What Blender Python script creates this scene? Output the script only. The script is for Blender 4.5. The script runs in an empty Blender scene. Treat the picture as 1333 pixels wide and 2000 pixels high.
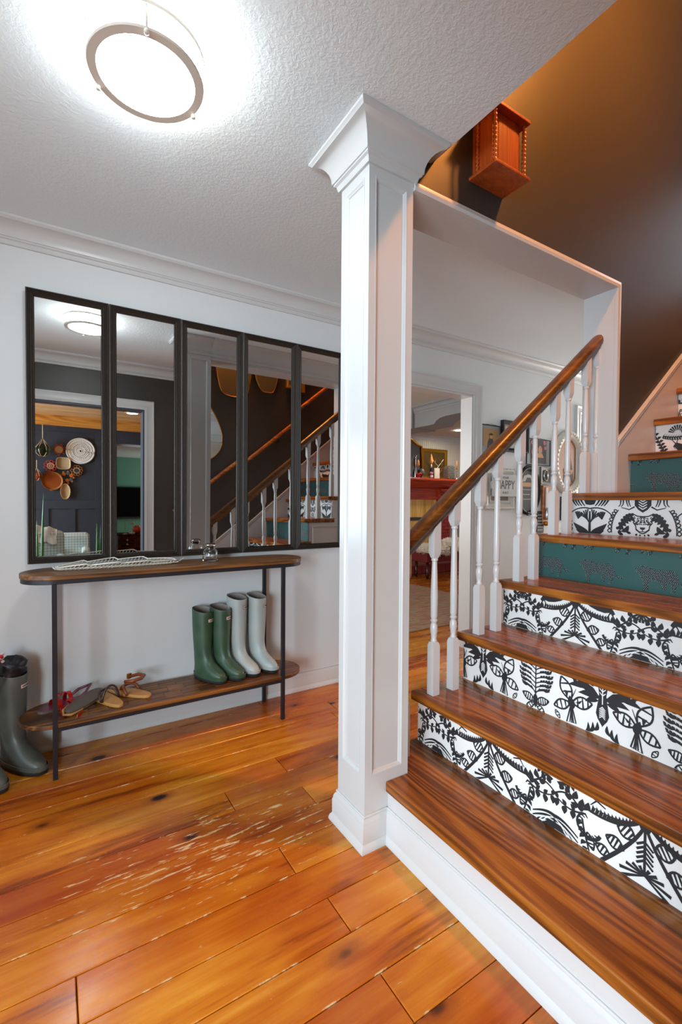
import bpy, bmesh, math, random
from mathutils import Vector, Matrix
random.seed(7)
S = bpy.context.scene
COL = S.collection
PI = math.pi

# ------------------------------------------------------------------ camera
cam_data = bpy.data.cameras.new('camera')
cam_data.sensor_fit = 'HORIZONTAL'
cam_data.sensor_width = 36.0
cam_data.lens = 905.5 / 1333.0 * 36.0
cam_data.clip_start = 0.02
cam = bpy.data.objects.new('camera', cam_data)
COL.objects.link(cam)
yaw, pit, rol = 0.560123, -0.021636, 0.006624
f_ = Vector((math.sin(yaw) * math.cos(pit), math.cos(yaw) * math.cos(pit), math.sin(pit)))
r_ = Vector((math.cos(yaw), -math.sin(yaw), 0))
u_ = r_.cross(f_)
r2 = r_ * math.cos(rol) + u_ * math.sin(rol)
u2 = u_ * math.cos(rol) - r_ * math.sin(rol)
m_ = Matrix((r2, u2, -f_)).transposed().to_4x4()
m_.translation = (0, 0, 1.19)
cam.matrix_world = m_
S.camera = cam

# ------------------------------------------------------------------ world, lights, exposure
w = bpy.data.worlds.new('world')
S.world = w
w.use_nodes = True
w.node_tree.nodes['Background'].inputs[0].default_value = (0.62, 0.80, 1.0, 1)
w.node_tree.nodes['Background'].inputs[1].default_value = 0.5
S.view_settings.view_transform = 'Standard'
S.view_settings.look = 'None'
S.view_settings.gamma = 1.0
S.view_settings.use_curve_mapping = False
S.view_settings.exposure = 0.45
try:
    S.cycles.max_bounces = 10
    S.cycles.diffuse_bounces = 5
    S.cycles.glossy_bounces = 5
    S.cycles.sample_clamp_indirect = 6.0
    S.cycles.caustics_reflective = False
    S.cycles.caustics_refractive = False
except Exception:
    pass

def area_light(name, loc, target, sx, sy, power, color):
    d = bpy.data.lights.new(name, 'AREA')
    d.shape = 'RECTANGLE'
    d.size = sx
    d.size_y = sy
    d.energy = power
    d.color = color
    o = bpy.data.objects.new(name, d)
    COL.objects.link(o)
    o.location = loc
    o.rotation_euler = (Vector(target) - Vector(loc)).to_track_quat('-Z', 'Y').to_euler()
    return o

def point_light(name, loc, power, color, r=0.05):
    d = bpy.data.lights.new(name, 'POINT')
    d.energy = power
    d.color = color
    d.shadow_soft_size = r
    o = bpy.data.objects.new(name, d)
    COL.objects.link(o)
    o.location = loc
    return o

# daylight through the sitting room window, left behind the camera, through the wide cased opening
area_light('sitting_room_window_daylight', (-2.72, -1.22, 1.28), (0.5, 0.9, 1.0), 2.1, 1.5, 200, (0.76, 0.90, 1.0))
# daylight through the glazed front door and its sidelight (outside wall_left)
area_light('front_door_daylight', (-2.12, 1.25, 1.25), (0.4, 1.25, 1.0), 1.7, 2.0, 30, (0.76, 0.91, 1.0))
# daylight in the fireplace room, from its window on the left
area_light('fireplace_room_window_daylight', (0.85, 4.4, 1.4), (5, 4.6, 1.0), 1.9, 1.5, 38, (1.0, 0.93, 0.86))
# daylight down the gallery hallway from the window at its far end
area_light('hallway_window_daylight', (6.6, 2.0, 1.4), (3, 2.1, 1.2), 0.9, 1.5, 45, (1.0, 0.93, 0.86))
# cool daylight from the window over the upper landing
area_light('landing_window_daylight', (6.2, 0.78, 4.0), (2.5, 1.0, 3.0), 0.9, 1.3, 9, (0.82, 0.9, 1.0))
# daylight in the green room
area_light('green_room_window_daylight', (3.1, -4.3, 1.2), (1.0, -5.2, 1.0), 1.1, 1.3, 20, (0.9, 1.0, 0.95))
# ------------------------------------------------------------------ helpers
def lin(h):
    h = h.lstrip('#')
    c = [int(h[i:i + 2], 16) / 255 for i in (0, 2, 4)]
    return tuple(x / 12.92 if x <= 0.04045 else ((x + 0.055) / 1.055) ** 2.4 for x in c) + (1.0,)

ORG = {}

def tag(o, label=None, cat=None, group=None, kind=None):
    if label: o['label'] = label
    if cat: o['category'] = cat
    if group: o['group'] = group
    if kind: o['kind'] = kind
    return o

def thing(name, label, cat, loc=(0, 0, 0), group=None, rot=(0, 0, 0)):
    o = bpy.data.objects.new(name, None)
    o.empty_display_size = 0.05
    COL.objects.link(o)
    o.location = loc
    o.rotation_euler = rot
    ORG[o.name] = Vector(loc)
    return tag(o, label, cat, group)

class MB:
    def __init__(s):
        s.v = []; s.f = []
    def add(s, vs, fs):
        b = len(s.v)
        s.v += [tuple(p) for p in vs]
        s.f += [tuple(i + b for i in q) for q in fs]
        return s
    def box(s, x0, x1, y0, y1, z0, z1):
        vs = [(x0, y0, z0), (x1, y0, z0), (x1, y1, z0), (x0, y1, z0), (x0, y0, z1), (x1, y0, z1), (x1, y1, z1), (x0, y1, z1)]
        return s.add(vs, [(0, 3, 2, 1), (4, 5, 6, 7), (0, 1, 5, 4), (1, 2, 6, 5), (2, 3, 7, 6), (3, 0, 4, 7)])
    def cbox(s, x0, x1, y0, y1, z0, z1, c=0.002):
        # box with a small chamfer round the top edges
        vs = [(x0, y0, z0), (x1, y0, z0), (x1, y1, z0), (x0, y1, z0), (x0, y0, z1 - c), (x1, y0, z1 - c), (x1, y1, z1 - c), (x0, y1, z1 - c),
              (x0 + c, y0 + c, z1), (x1 - c, y0 + c, z1), (x1 - c, y1 - c, z1), (x0 + c, y1 - c, z1)]
        return s.add(vs, [(0, 3, 2, 1), (8, 9, 10, 11), (0, 1, 5, 4), (1, 2, 6, 5), (2, 3, 7, 6), (3, 0, 4, 7), (4, 5, 9, 8), (5, 6, 10, 9), (6, 7, 11, 10), (7, 4, 8, 11)])
    def prism(s, poly, a, b, axis='z'):
        # polygon in the two other axes (cyclic order), extruded along axis
        n = len(poly)
        def P(p, t):
            if axis == 'z': return (p[0], p[1], t)
            if axis == 'y': return (p[0], t, p[1])
            return (t, p[0], p[1])
        vs = [P(p, a) for p in poly] + [P(p, b) for p in poly]
        fs = [tuple(reversed(range(n))), tuple(range(n, 2 * n))]
        fs += [(i, (i + 1) % n, n + (i + 1) % n, n + i) for i in range(n)]
        return s.add(vs, fs)
    def loft(s, rings, cap0=True, cap1=True, closed=True):
        n = len(rings[0]); b = len(s.v)
        for r in rings: s.v += [tuple(p) for p in r]
        for i in range(len(rings) - 1):
            for j in range(n if closed else n - 1):
                k = (j + 1) % n
                s.f.append((b + i * n + j, b + i * n + k, b + (i + 1) * n + k, b + (i + 1) * n + j))
        if cap0: s.f.append(tuple(b + j for j in reversed(range(n))))
        if cap1: s.f.append(tuple(b + (len(rings) - 1) * n + j for j in range(n)))
        return s
    def lathe(s, prof, c=(0, 0, 0), n=20, cap0=True, cap1=True, axis='z'):
        rings = []
        for r, z in prof:
            ring = []
            for j in range(n):
                a = 2 * PI * j / n
                p = (r * math.cos(a), r * math.sin(a), z)
                if axis == 'y': p = (p[0], p[2], p[1])
                if axis == 'x': p = (p[2], p[0], p[1])
                ring.append((c[0] + p[0], c[1] + p[1], c[2] + p[2]))
            rings.append(ring)
        return s.loft(rings, cap0, cap1)
    def tube(s, pts, r, n=6, closed=False):
        pts = [Vector(p) for p in pts]
        m = len(pts); rings = []
        up = Vector((0, 0, 1))
        for i, p in enumerate(pts):
            if closed: t = pts[(i + 1) % m] - pts[i - 1]
            else: t = pts[min(i + 1, m - 1)] - pts[max(i - 1, 0)]
            t.normalize()
            a = t.cross(up)
            if a.length < 0.05: a = t.cross(Vector((1, 0, 0)))
            a.normalize(); b = a.cross(t)
            rr = r[i] if isinstance(r, (list, tuple)) else r
            rings.append([p + a * rr * math.cos(2 * PI * j / n) + b * rr * math.sin(2 * PI * j / n) for j in range(n)])
        if closed:
            rings.append(rings[0]); return s.loft(rings, False, False)
        return s.loft(rings)
    def sweep(s, prof, path, closed=False, up=(0, 0, 1)):
        # prof: (out, height) polygon swept along a horizontal path with mitred corners; out is to the right of travel
        path = [Vector(p) for p in path]; m = len(path); rings = []
        up = Vector(up)
        for i, p in enumerate(path):
            d0 = (p - path[i - 1]) if (i > 0 or closed) else None
            d1 = (path[(i + 1) % m] - p) if (i < m - 1 or closed) else None
            d0 = d0 or d1; d1 = d1 or d0
            n0 = d0.normalized().cross(up).normalized(); n1 = d1.normalized().cross(up).normalized()
            nn = (n0 + n1); nn = nn / max(0.2, (1 + n0.dot(n1)))
            rings.append([p + nn * a + up * b for a, b in prof])
        if closed: rings.append(rings[0]); return s.loft(rings, False, False)
        return s.loft(rings)
    def sphere(s, c, rx, ry=None, rz=None, n=12, m=8):
        ry = ry or rx; rz = rz or rx
        rings = []
        for i in range(m + 1):
            t = PI * i / m
            rr = max(math.sin(t), 0.02)
            rings.append([(c[0] + rx * rr * math.cos(2 * PI * j / n), c[1] + ry * rr * math.sin(2 * PI * j / n), c[2] - rz * math.cos(t)) for j in range(n)])
        return s.loft(rings)
    def xf(s, M):
        s.v = [tuple(M @ Vector(p)) for p in s.v]
        return s
    def build(s, name, mat, parent=None, smooth=False, bevel=0, local=False, sub=0):
        root = parent
        while root is not None and root.parent is not None: root = root.parent
        off = ORG.get(root.name, Vector()) if (root is not None and not local) else Vector()
        me = bpy.data.meshes.new(name)
        me.from_pydata([(p[0] - off.x, p[1] - off.y, p[2] - off.z) for p in s.v], [], s.f)
        bm = bmesh.new(); bm.from_mesh(me)
        bmesh.ops.recalc_face_normals(bm, faces=bm.faces)
        bm.to_mesh(me); bm.free()
        if smooth is True:
            for p in me.polygons: p.use_smooth = True
        elif smooth:
            for p in me.polygons: p.use_smooth = True
            try: me.set_sharp_from_angle(angle=math.radians(smooth))
            except Exception: pass
        o = bpy.data.objects.new(name, me)
        COL.objects.link(o)
        if mat: me.materials.append(mat)
        if parent is not None: o.parent = parent
        if bevel:
            b = o.modifiers.new('bevel', 'BEVEL'); b.width = bevel; b.segments = 2; b.limit_method = 'ANGLE'; b.angle_limit = math.radians(40)
        if sub:
            b = o.modifiers.new('sub', 'SUBSURF'); b.levels = sub; b.render_levels = sub
        return o

def struct(name, mb, mat, parent=None, **k):
    o = mb.build(name, mat, parent, **k)
    if parent is None: o['kind'] = 'structure'
    ORG.setdefault(o.name, Vector())
    return o

def solo(name, mb, mat, label, cat, group=None, **k):
    o = mb.build(name, mat, None, **k)
    ORG[o.name] = Vector()
    return tag(o, label, cat, group)

def dup(root, loc, rz=None, label=None, scale=None):
    def cp(o, par):
        c = o.copy(); COL.objects.link(c)
        if par is not None: c.parent = par
        for ch in o.children: cp(ch, c)
        return c
    c = cp(root, None)
    c.location = loc
    if rz is not None: c.rotation_euler = (0, 0, rz)
    if label: c['label'] = label
    if scale: c.scale = scale
    ORG[c.name] = Vector(loc)
    return c

def bez(p0, p1, p2, p3, n=10):
    out = []
    for i in range(n + 1):
        t = i / n; a = 1 - t
        out.append(tuple(a**3 * q0 + 3 * a * a * t * q1 + 3 * a * t * t * q2 + t**3 * q3 for q0, q1, q2, q3 in zip(p0, p1, p2, p3)))
    return out

def circle(cx, cy, r, n=24, ry=None):
    ry = ry or r
    return [(cx + r * math.cos(2 * PI * i / n), cy + ry * math.sin(2 * PI * i / n)) for i in range(n)]

# ------------------------------------------------------------------ materials
def mat_base(name, color, rough=0.5, metal=0.0, spec=0.5):
    m = bpy.data.materials.new(name); m.use_nodes = True
    b = m.node_tree.nodes['Principled BSDF']
    b.inputs['Base Color'].default_value = lin(color) if isinstance(color, str) else tuple(color) + (1,)
    b.inputs['Roughness'].default_value = rough
    b.inputs['Metallic'].default_value = metal
    b.inputs['Specular IOR Level'].default_value = spec
    return m

def N(m, t, **kw):
    n = m.node_tree.nodes.new(t)
    for k, v in kw.items():
        if k.startswith('i_'):
            n.inputs[k[2:].replace('_', ' ')].default_value = v
        else: setattr(n, k, v)
    return n

def L(m, a, b): m.node_tree.links.new(a, b)

def bsdf(m): return m.node_tree.nodes['Principled BSDF']

def ramp(m, fac, stops, interp='LINEAR'):
    r = N(m, 'ShaderNodeValToRGB'); e = r.color_ramp.elements
    r.color_ramp.interpolation = interp
    while len(e) < len(stops): e.new(0.5)
    for el, (p, c) in zip(e, stops):
        el.position = p; el.color = lin(c) if isinstance(c, str) else (c, c, c, 1)
    L(m, fac, r.inputs[0]); return r.outputs[0]

def mapping(m, scale=(1, 1, 1), rot=(0, 0, 0), coord='Object', rnd=0.0):
    t = N(m, 'ShaderNodeTexCoord'); mp = N(m, 'ShaderNodeMapping')
    mp.inputs['Scale'].default_value = scale; mp.inputs['Rotation'].default_value = rot
    L(m, t.outputs[coord], mp.inputs['Vector'])
    if rnd:
        oi = N(m, 'ShaderNodeObjectInfo'); ml = N(m, 'ShaderNodeMath', operation='MULTIPLY'); ml.inputs[1].default_value = rnd
        L(m, oi.outputs['Random'], ml.inputs[0]); cx = N(m, 'ShaderNodeCombineXYZ')
        for i in range(3): L(m, ml.outputs[0], cx.inputs[i])
        L(m, cx.outputs[0], mp.inputs['Location'])
    return mp.outputs[0]

def noise(m, vec, scale=5, detail=4, rough=0.55, dist=0.0):
    n = N(m, 'ShaderNodeTexNoise'); n.inputs['Scale'].default_value = scale; n.inputs['Detail'].default_value = detail
    n.inputs['Roughness'].default_value = rough; n.inputs['Distortion'].default_value = dist
    L(m, vec, n.inputs['Vector']); return n.outputs['Fac']

def mix(m, fac, a, b, blend='MIX'):
    n = N(m, 'ShaderNodeMix', data_type='RGBA', blend_type=blend)
    if isinstance(fac, (int, float)): n.inputs[0].default_value = fac
    else: L(m, fac, n.inputs[0])
    for sock, v in ((n.inputs[6], a), (n.inputs[7], b)):
        if isinstance(v, str): sock.default_value = lin(v)
        elif isinstance(v, tuple): sock.default_value = v
        else: L(m, v, sock)
    return n.outputs[2]

def math_(m, op, a, b=None, clamp=False):
    n = N(m, 'ShaderNodeMath', operation=op); n.use_clamp = clamp
    for i, v in enumerate((a, b)):
        if v is None: continue
        if isinstance(v, (int, float)): n.inputs[i].default_value = v
        else: L(m, v, n.inputs[i])
    return n.outputs[0]

def bump(m, h, strength=0.2, dist=0.01):
    b = N(m, 'ShaderNodeBump'); b.inputs['Strength'].default_value = strength; b.inputs['Distance'].default_value = dist
    L(m, h, b.inputs['Height']); L(m, b.outputs[0], bsdf(m).inputs['Normal'])

def paint(name, color, rough=0.4, var=0.04, bs=0.05, bscale=60):
    m = mat_base(name, color, rough)
    v = mapping(m)
    n1 = noise(m, v, 3, 3)
    c = lin(color)
    dark = tuple(x * (1 - var * 2) for x in c[:3]) + (1,)
    L(m, mix(m, n1, c, dark), bsdf(m).inputs['Base Color'])
    if bs: bump(m, noise(m, v, bscale, 3), bs, 0.004)
    return m

def wood(name, c_dark, c_mid, c_light, axis='x', rough=0.3, scale=1.0, rnd=13.0, grain=0.5, knots=False):
    m = mat_base(name, c_mid, rough)
    sc = {'x': (0.55, 8, 8), 'y': (8, 0.55, 8), 'z': (8, 8, 0.55)}[axis]
    sc = tuple(a * scale for a in sc)
    v = mapping(m, sc, rnd=rnd)
    n1 = noise(m, v, 0.8, 1.5, 0.45, 0.25)
    # contour lines of a slow noise read as cathedral grain
    rg = math_(m, 'SINE', math_(m, 'MULTIPLY', n1, 85.0))
    n2 = noise(m, v, 1.1, 4, 0.6, 0.5)
    fine = noise(m, mapping(m, tuple(a * (9 if a > 2 else 4) for a in sc), rnd=rnd), 1.5, 3)
    f = math_(m, 'ADD', math_(m, 'MULTIPLY', rg, 0.13 * (0.4 + grain)), n2)
    f = math_(m, 'ADD', f, math_(m, 'MULTIPLY', math_(m, 'SUBTRACT', fine, 0.5), 0.45), True)
    col = ramp(m, f, [(0.26, c_dark), (0.5, c_mid), (0.76, c_light)])
    L(m, col, bsdf(m).inputs['Base Color'])
    rr = math_(m, 'ADD', math_(m, 'MULTIPLY', fine, 0.15), rough - 0.07)
    L(m, rr, bsdf(m).inputs['Roughness'])
    bump(m, f, 0.05, 0.002)
    return m

def floor_material():
    m = mat_base('pine_floor', '#a8591c', 0.25)
    v = mapping(m, (0.7, 6, 6), rnd=17.0)
    n1 = noise(m, v, 0.9, 2, 0.5, 0.4)
    rg = math_(m, 'SINE', math_(m, 'MULTIPLY', n1, 42.0))
    n2 = noise(m, v, 1.0, 5, 0.62, 0.8)
    fine = noise(m, mapping(m, (5, 110, 60), rnd=17.0), 1.0, 3)
    f = math_(m, 'ADD', math_(m, 'MULTIPLY', rg, 0.085), n2)
    f = math_(m, 'ADD', f, math_(m, 'MULTIPLY', math_(m, 'SUBTRACT', fine, 0.5), 0.42), True)
    col = ramp(m, f, [(0.24, '#84440c'), (0.40, '#c07618'), (0.58, '#cf8c26'), (0.78, '#dba440')])
    oi = N(m, 'ShaderNodeObjectInfo')
    tone = ramp(m, oi.outputs['Random'], [(0, '#e0c0a0'), (0.5, '#ffffff'), (1, '#f6e2c6')])
    col = mix(m, 1.0, col, tone, 'MULTIPLY')
    lo = noise(m, mapping(m, (1.2, 2.6, 1)), 1.0, 3, 0.6)
    col = mix(m, ramp(m, lo, [(0.42, 0.75), (0.6, 0.0)]), col, mix(m, 1.0, col, '#d8a06c', 'MULTIPLY'))
    # knots
    vo = N(m, 'ShaderNodeTexVoronoi'); vo.inputs['Scale'].default_value = 1.0; vo.inputs['Randomness'].default_value = 1.0
    L(m, mapping(m, (3.1, 5.6, 1.0), rnd=5.0), vo.inputs['Vector'])
    dn = math_(m, 'ADD', vo.outputs['Distance'], math_(m, 'MULTIPLY', math_(m, 'SUBTRACT', n1, 0.5), 0.05))
    ring = ramp(m, dn, [(0.08, 1.0), (0.24, 0.0)])
    col = mix(m, math_(m, 'MULTIPLY', ring, 0.65), col, '#6e2a08')
    core = ramp(m, dn, [(0.065, 1.0), (0.115, 0.0)])
    col = mix(m, core, col, '#1c0d08')
    # worn patches: pale flakes on the walking line between the doorway and the stairs
    wc = N(m, 'ShaderNodeTexCoord')
    sx = N(m, 'ShaderNodeSeparateXYZ'); L(m, wc.outputs['Object'], sx.inputs[0])
    gx = math_(m, 'SUBTRACT', sx.outputs[0], 0.47); gy = math_(m, 'SUBTRACT', sx.outputs[1], 1.56)
    d2 = math_(m, 'ADD', math_(m, 'MULTIPLY', math_(m, 'MULTIPLY', gx, gx), 2.2), math_(m, 'MULTIPLY', math_(m, 'MULTIPLY', gy, gy), 11))
    mask = math_(m, 'SUBTRACT', 1.0, d2, True)
    hx = math_(m, 'SUBTRACT', sx.outputs[0], 2.7); hy = math_(m, 'SUBTRACT', sx.outputs[1], 2.3)
    h2 = math_(m, 'ADD', math_(m, 'MULTIPLY', math_(m, 'MULTIPLY', hx, hx), 1.2), math_(m, 'MULTIPLY', math_(m, 'MULTIPLY', hy, hy), 3.0))
    mask = math_(m, 'MAXIMUM', mask, math_(m, 'SUBTRACT', 1.0, h2, True))
    fl = noise(m, mapping(m, (9, 75, 1)), 1.0, 3, 0.65)
    thr = math_(m, 'SUBTRACT', 0.735, math_(m, 'MULTIPLY', mask, 0.172))
    flake = math_(m, 'MULTIPLY', math_(m, 'SUBTRACT', fl, thr), 45.0, True)
    fr = math_(m, 'FRACT', math_(m, 'DIVIDE', math_(m, 'SUBTRACT', sx.outputs[1], 1.442 - 1.315), 0.1315))
    dd = math_(m, 'MINIMUM', fr, math_(m, 'SUBTRACT', 1.0, fr))
    chip = noise(m, mapping(m, (14, 30, 1)), 1.0, 4, 0.7)
    near = math_(m, 'MULTIPLY', math_(m, 'SUBTRACT', 0.034, dd), 60.0, True)
    near = math_(m, 'MULTIPLY', near, math_(m, 'LESS_THAN', sx.outputs[1], 2.7))
    flake = math_(m, 'MAXIMUM', flake, math_(m, 'MULTIPLY', near, math_(m, 'MULTIPLY', math_(m, 'SUBTRACT', chip, 0.56), 16.0, True)))
    spk = noise(m, mapping(m, (26, 70, 1)), 1.0, 2, 0.6)
    flake = math_(m, 'MAXIMUM', flake, math_(m, 'MULTIPLY', math_(m, 'SUBTRACT', spk, 0.735), 26.0, True))
    col = mix(m, flake, col, '#cdb083')
    L(m, col, bsdf(m).inputs['Base Color'])
    # soft scuffs change the gloss
    sc = noise(m, mapping(m, (2, 6, 1)), 2.0, 5, 0.7)
    L(m, ramp(m, sc, [(0.3, 0.16), (0.75, 0.36)]), bsdf(m).inputs['Roughness'])
    bump(m, math_(m, 'ADD', math_(m, 'MULTIPLY', f, 0.3), math_(m, 'MULTIPLY', noise(m, mapping(m, (3, 9, 1)), 2.5, 3), 0.7)), 0.12, 0.006)
    return m

M = {}
M['wall'] = paint('white_wall_paint', '#d4d7d8', 0.55, 0.02, 0.04, 40)
M['ceiling'] = mat_base('textured_ceiling', '#dce6ea', 0.8)
v_ = mapping(M['ceiling'])
bump(M['ceiling'], math_(M['ceiling'], 'ADD', ramp(M['ceiling'], noise(M['ceiling'], v_, 70, 3, 0.6, 0.6), [(0.42, 0.0), (0.62, 1.0)]), noise(M['ceiling'], v_, 14, 2)), 0.18, 0.004)
M['trim'] = paint('white_gloss_trim', '#c6c7c7', 0.28, 0.02, 0.03, 18)
M['trim_worn'] = paint('white_gloss_trim_column', '#c6c8c8', 0.22, 0.03, 0.04, 14)
M['dark'] = paint('charcoal_wall_paint', '#383531', 0.45, 0.08, 0.10, 9)
M['navy'] = paint('slate_blue_paint', '#3d424d', 0.4, 0.05, 0.03)
M['green'] = paint('green_wall_paint', '#5d8a72', 0.6)
M['floor'] = floor_material()
M['tread'] = wood('stained_pine_tread', '#522c12', '#804719', '#a66624', 'y', 0.25, 1.3, 9.0, 0.8)
bsdf(M['tread']).inputs['Specular IOR Level'].default_value = 0.35
M['rail'] = wood('dark_oak_handrail', '#40260f', '#5c3814', '#764a1c', 'x', 0.32, 1.6, 13.0, 0.2)
M['oak'] = wood('oak_stairwell_rail', '#7a3c10', '#a5591c', '#c07a34', 'x', 0.3, 1.6)
M['plank_ceiling'] = wood('pine_plank_ceiling', '#c08a54', '#d8a872', '#e8c596', 'x', 0.45, 0.8)
M['pine_beam'] = wood('golden_pine_beam', '#b06a22', '#d8923c', '#e8ad5c', 'x', 0.4, 0.8)
M['table_wood'] = wood('reclaimed_table_wood', '#3a2410', '#6b4320', '#9a6630', 'x', 0.4, 1.4)
M['shelf_wood'] = wood('shelf_wood', '#2e1a0c', '#5a3414', '#8f5a22', 'x', 0.4, 1.4)
M['cabinet'] = wood('mahogany_cabinet', '#7a3010', '#96441a', '#aa5622', 'z', 0.35, 1.5, 13.0, 0.15)
M['rosewood'] = wood('rosewood', '#200804', '#3c130c', '#5a2216', 'x', 0.2, 1.5)
M['black_metal'] = mat_base('black_powder_coat', '#26242a', 0.45, 0.3)
M['frame'] = paint('dark_bronze_frame', '#39312b', 0.4, 0.15, 0.03, 90)
M['nickel'] = mat_base('brushed_nickel', '#d6cec2', 0.4, 0.0)
M['gold'] = mat_base('gilt', '#b0781e', 0.3, 0.85)
M['silver'] = mat_base('silver', '#c8c8c8', 0.25, 0.9)
M['wire'] = mat_base('silvered_wire', '#dcd8cc', 0.4, 0.35)
M['mirror'] = mat_base('mirror_glass', '#e6eaea', 0.01, 1.0)
M['black'] = mat_base('matte_black', '#101010', 0.6)
M['glossblack'] = mat_base('gloss_black', '#0b090a', 0.12)
M['print_black'] = mat_base('black_print_ink', '#232427', 0.55)
M['print_white'] = mat_base('white_riser_paper', '#e4e4e2', 0.45)
M['print_teal'] = paint('teal_riser_paper', '#2c5856', 0.45, 0.06, 0)
M['dot_white'] = mat_base('pale_print_ink', '#b4c8c4', 0.55)
M['leopard_ink'] = mat_base('dark_print_ink', '#15262a', 0.55)

def glass(name, color='#ffffff', rough=0.0):
    m = mat_base(name, color, rough)
    bsdf(m).inputs['Transmission Weight'].default_value = 1.0
    bsdf(m).inputs['IOR'].default_value = 1.45
    return m
M['glass'] = glass('clear_glass')
def thin_glass(name):
    m = mat_base(name, '#ffffff', 0.02)
    nt = m.node_tree
    tr = N(m, 'ShaderNodeBsdfTransparent'); gl = N(m, 'ShaderNodeBsdfGlossy'); gl.inputs['Roughness'].default_value = 0.02
    fr = N(m, 'ShaderNodeFresnel'); mx = N(m, 'ShaderNodeMixShader')
    L(m, fr.outputs[0], mx.inputs[0]); L(m, tr.outputs[0], mx.inputs[1]); L(m, gl.outputs[0], mx.inputs[2])
    L(m, mx.outputs[0], nt.nodes['Material Output'].inputs['Surface'])
    return m
M['pane'] = thin_glass('window_glass')
M['green_glass'] = glass('green_glass', '#2c6a44')
M['red_glass'] = glass('red_glass', '#c8401c')

def emit(name, color, strength):
    m = mat_base(name, color, 0.5)
    bsdf(m).inputs['Emission Color'].default_value = lin(color)
    bsdf(m).inputs['Emission Strength'].default_value = strength
    return m
M['lamp'] = emit('lamp_diffuser', '#f2f6f6', 38.0)
M['sconce'] = emit('pendant_globe', '#ff9e4a', 600.0)
M['spot'] = emit('recessed_lamp', '#fff0d8', 14.0)

def rubber(name, color, dirt):
    m = mat_base(name, color, 0.46)
    v = mapping(m)
    n1 = noise(m, v, 9, 5)
    L(m, mix(m, ramp(m, n1, [(0.45, 0.0), (0.72, 0.7)]), color, dirt), bsdf(m).inputs['Base Color'])
    L(m, ramp(m, n1, [(0.3, 0.36), (0.8, 0.62)]), bsdf(m).inputs['Roughness'])
    return m
M['rub_green'] = rubber('green_rubber', '#2e4a36', '#4a5e4c')
M['rub_pale'] = rubber('pale_grey_rubber', '#9fa9a8', '#b0b2ab')
M['rub_grey'] = rubber('dark_grey_rubber', '#50544e', '#6a6e66')
M['lining'] = mat_base('boot_lining', '#8a827e', 0.9)
M['sole'] = mat_base('boot_sole', '#1d1f1e', 0.7)
M['label_white'] = mat_base('boot_label', '#e0dcd4', 0.5)
M['label_red'] = mat_base('boot_label_edge', '#8a2a24', 0.5)
M['red_leather'] = mat_base('red_leather', '#a3140c', 0.25)
M['tan'] = paint('tan_leather', '#c08a4a', 0.5, 0.1, 0.1, 50)
M['brown_leather'] = paint('brown_leather', '#7a3a12', 0.4, 0.1, 0.1, 50)
M['dark_leather'] = mat_base('dark_leather', '#3a2420', 0.4)
M['taupe'] = paint('taupe_sole', '#5c5048', 0.6, 0.08, 0.1, 60)
M['wine'] = mat_base('wine_leather', '#6e3048', 0.35)
M['cloth_black'] = mat_base('black_nylon', '#17151a', 0.45)

# ------------------------------------------------------------------ dimensions
W = 2.60            # mirror wall face
YF = 0.26           # dark front wall face
YS0, YS1 = 1.28, 1.45   # wall beside the stairs
CZ = 2.44
RISE, RUN, X1, Z1 = 0.2075, 0.263, 0.995, 0.2065
TT = 0.036
def tx(k): return X1 + RUN * (k - 1)
def tz(k): return Z1 + RISE * (k - 1)
SX1_ = 1.095
HDR = 2.305         # underside of the header over the balustrade
JX = 2.47           # jamb at the far end of the balustrade

# ------------------------------------------------------------------ room shell
fl = struct('floor', MB().box(-1.9, 6.4, YF - 0.14, 2.72, -0.08, -0.018).box(1.0, 8.0, 2.72, 6.1, -0.08, -0.018), mat_base('subfloor', '#1a0e08', 0.9))
PW = 0.1315
joints = {1.442: [0.66], 1.3105: [0.047], 1.179: [0.70], 0.916: [0.70], 1.968: [0.88], 1.705: [0.885]}
random.seed(3)
row = 0
nplank = 0
cap_rows = []
for k in range(-9, 12):
    y1 = 1.442 + PW * k; y0 = y1 - PW
    if y1 <= YF - 0.14: continue
    y0c = max(y0, YF - 0.14); y1c = min(y1, 2.72)
    if y1c - y0c < 0.02: continue
    xs = [-1.9]
    key = [v for kk, v in joints.items() if abs(kk - y1) < 0.02]
    if key:
        j = key[0][0]
        xs += [j - random.uniform(1.3, 1.8)] if j > 0.3 else []
        xs += [j]
        last = j
    else:
        last = random.uniform(-1.2, -0.4)
        xs += [last]
    lim = 6.4 if y0c > 1.2 else 1.35
    while last < lim - 0.5:
        last += random.uniform(1.5, 2.6)
        if last > lim - 0.4: break
        xs.append(last)
    xs.append(lim)
    for a, b in zip(xs[:-1], xs[1:]):
        g = 0.0011
        dz = random.uniform(-0.0008, 0.0)
        MB().cbox(a + g, b - g, y0c + g, y1c - g, -0.018, dz, 0.0022).build('plank', M['floor'], fl)
        nplank += 1
for k in range(0, 26):
    y0 = 2.72 + PW * k; y1 = min(y0 + PW, 6.1)
    if y1 - y0 < 0.02: continue
    xs = [1.0, random.uniform(1.8, 3.0), random.uniform(3.6, 4.6), random.uniform(5.2, 6.4), 8.0]
    for a, b in zip(xs[:-1], xs[1:]):
        MB().cbox(a + .0011, b - .0011, y0 + .0011, y1 - .0011, -0.018, random.uniform(-0.0008, 0.0), 0.0022).build('plank', M['floor'], fl)
        nplank += 1

ce = struct('ceiling', MB().box(-2.04, 1.2, YF - 0.14, 2.74, CZ, CZ + 0.3).box(1.2, 6.4, YS0 + 0.02, 2.74, CZ, CZ + 0.3), M['ceiling'])

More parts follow.
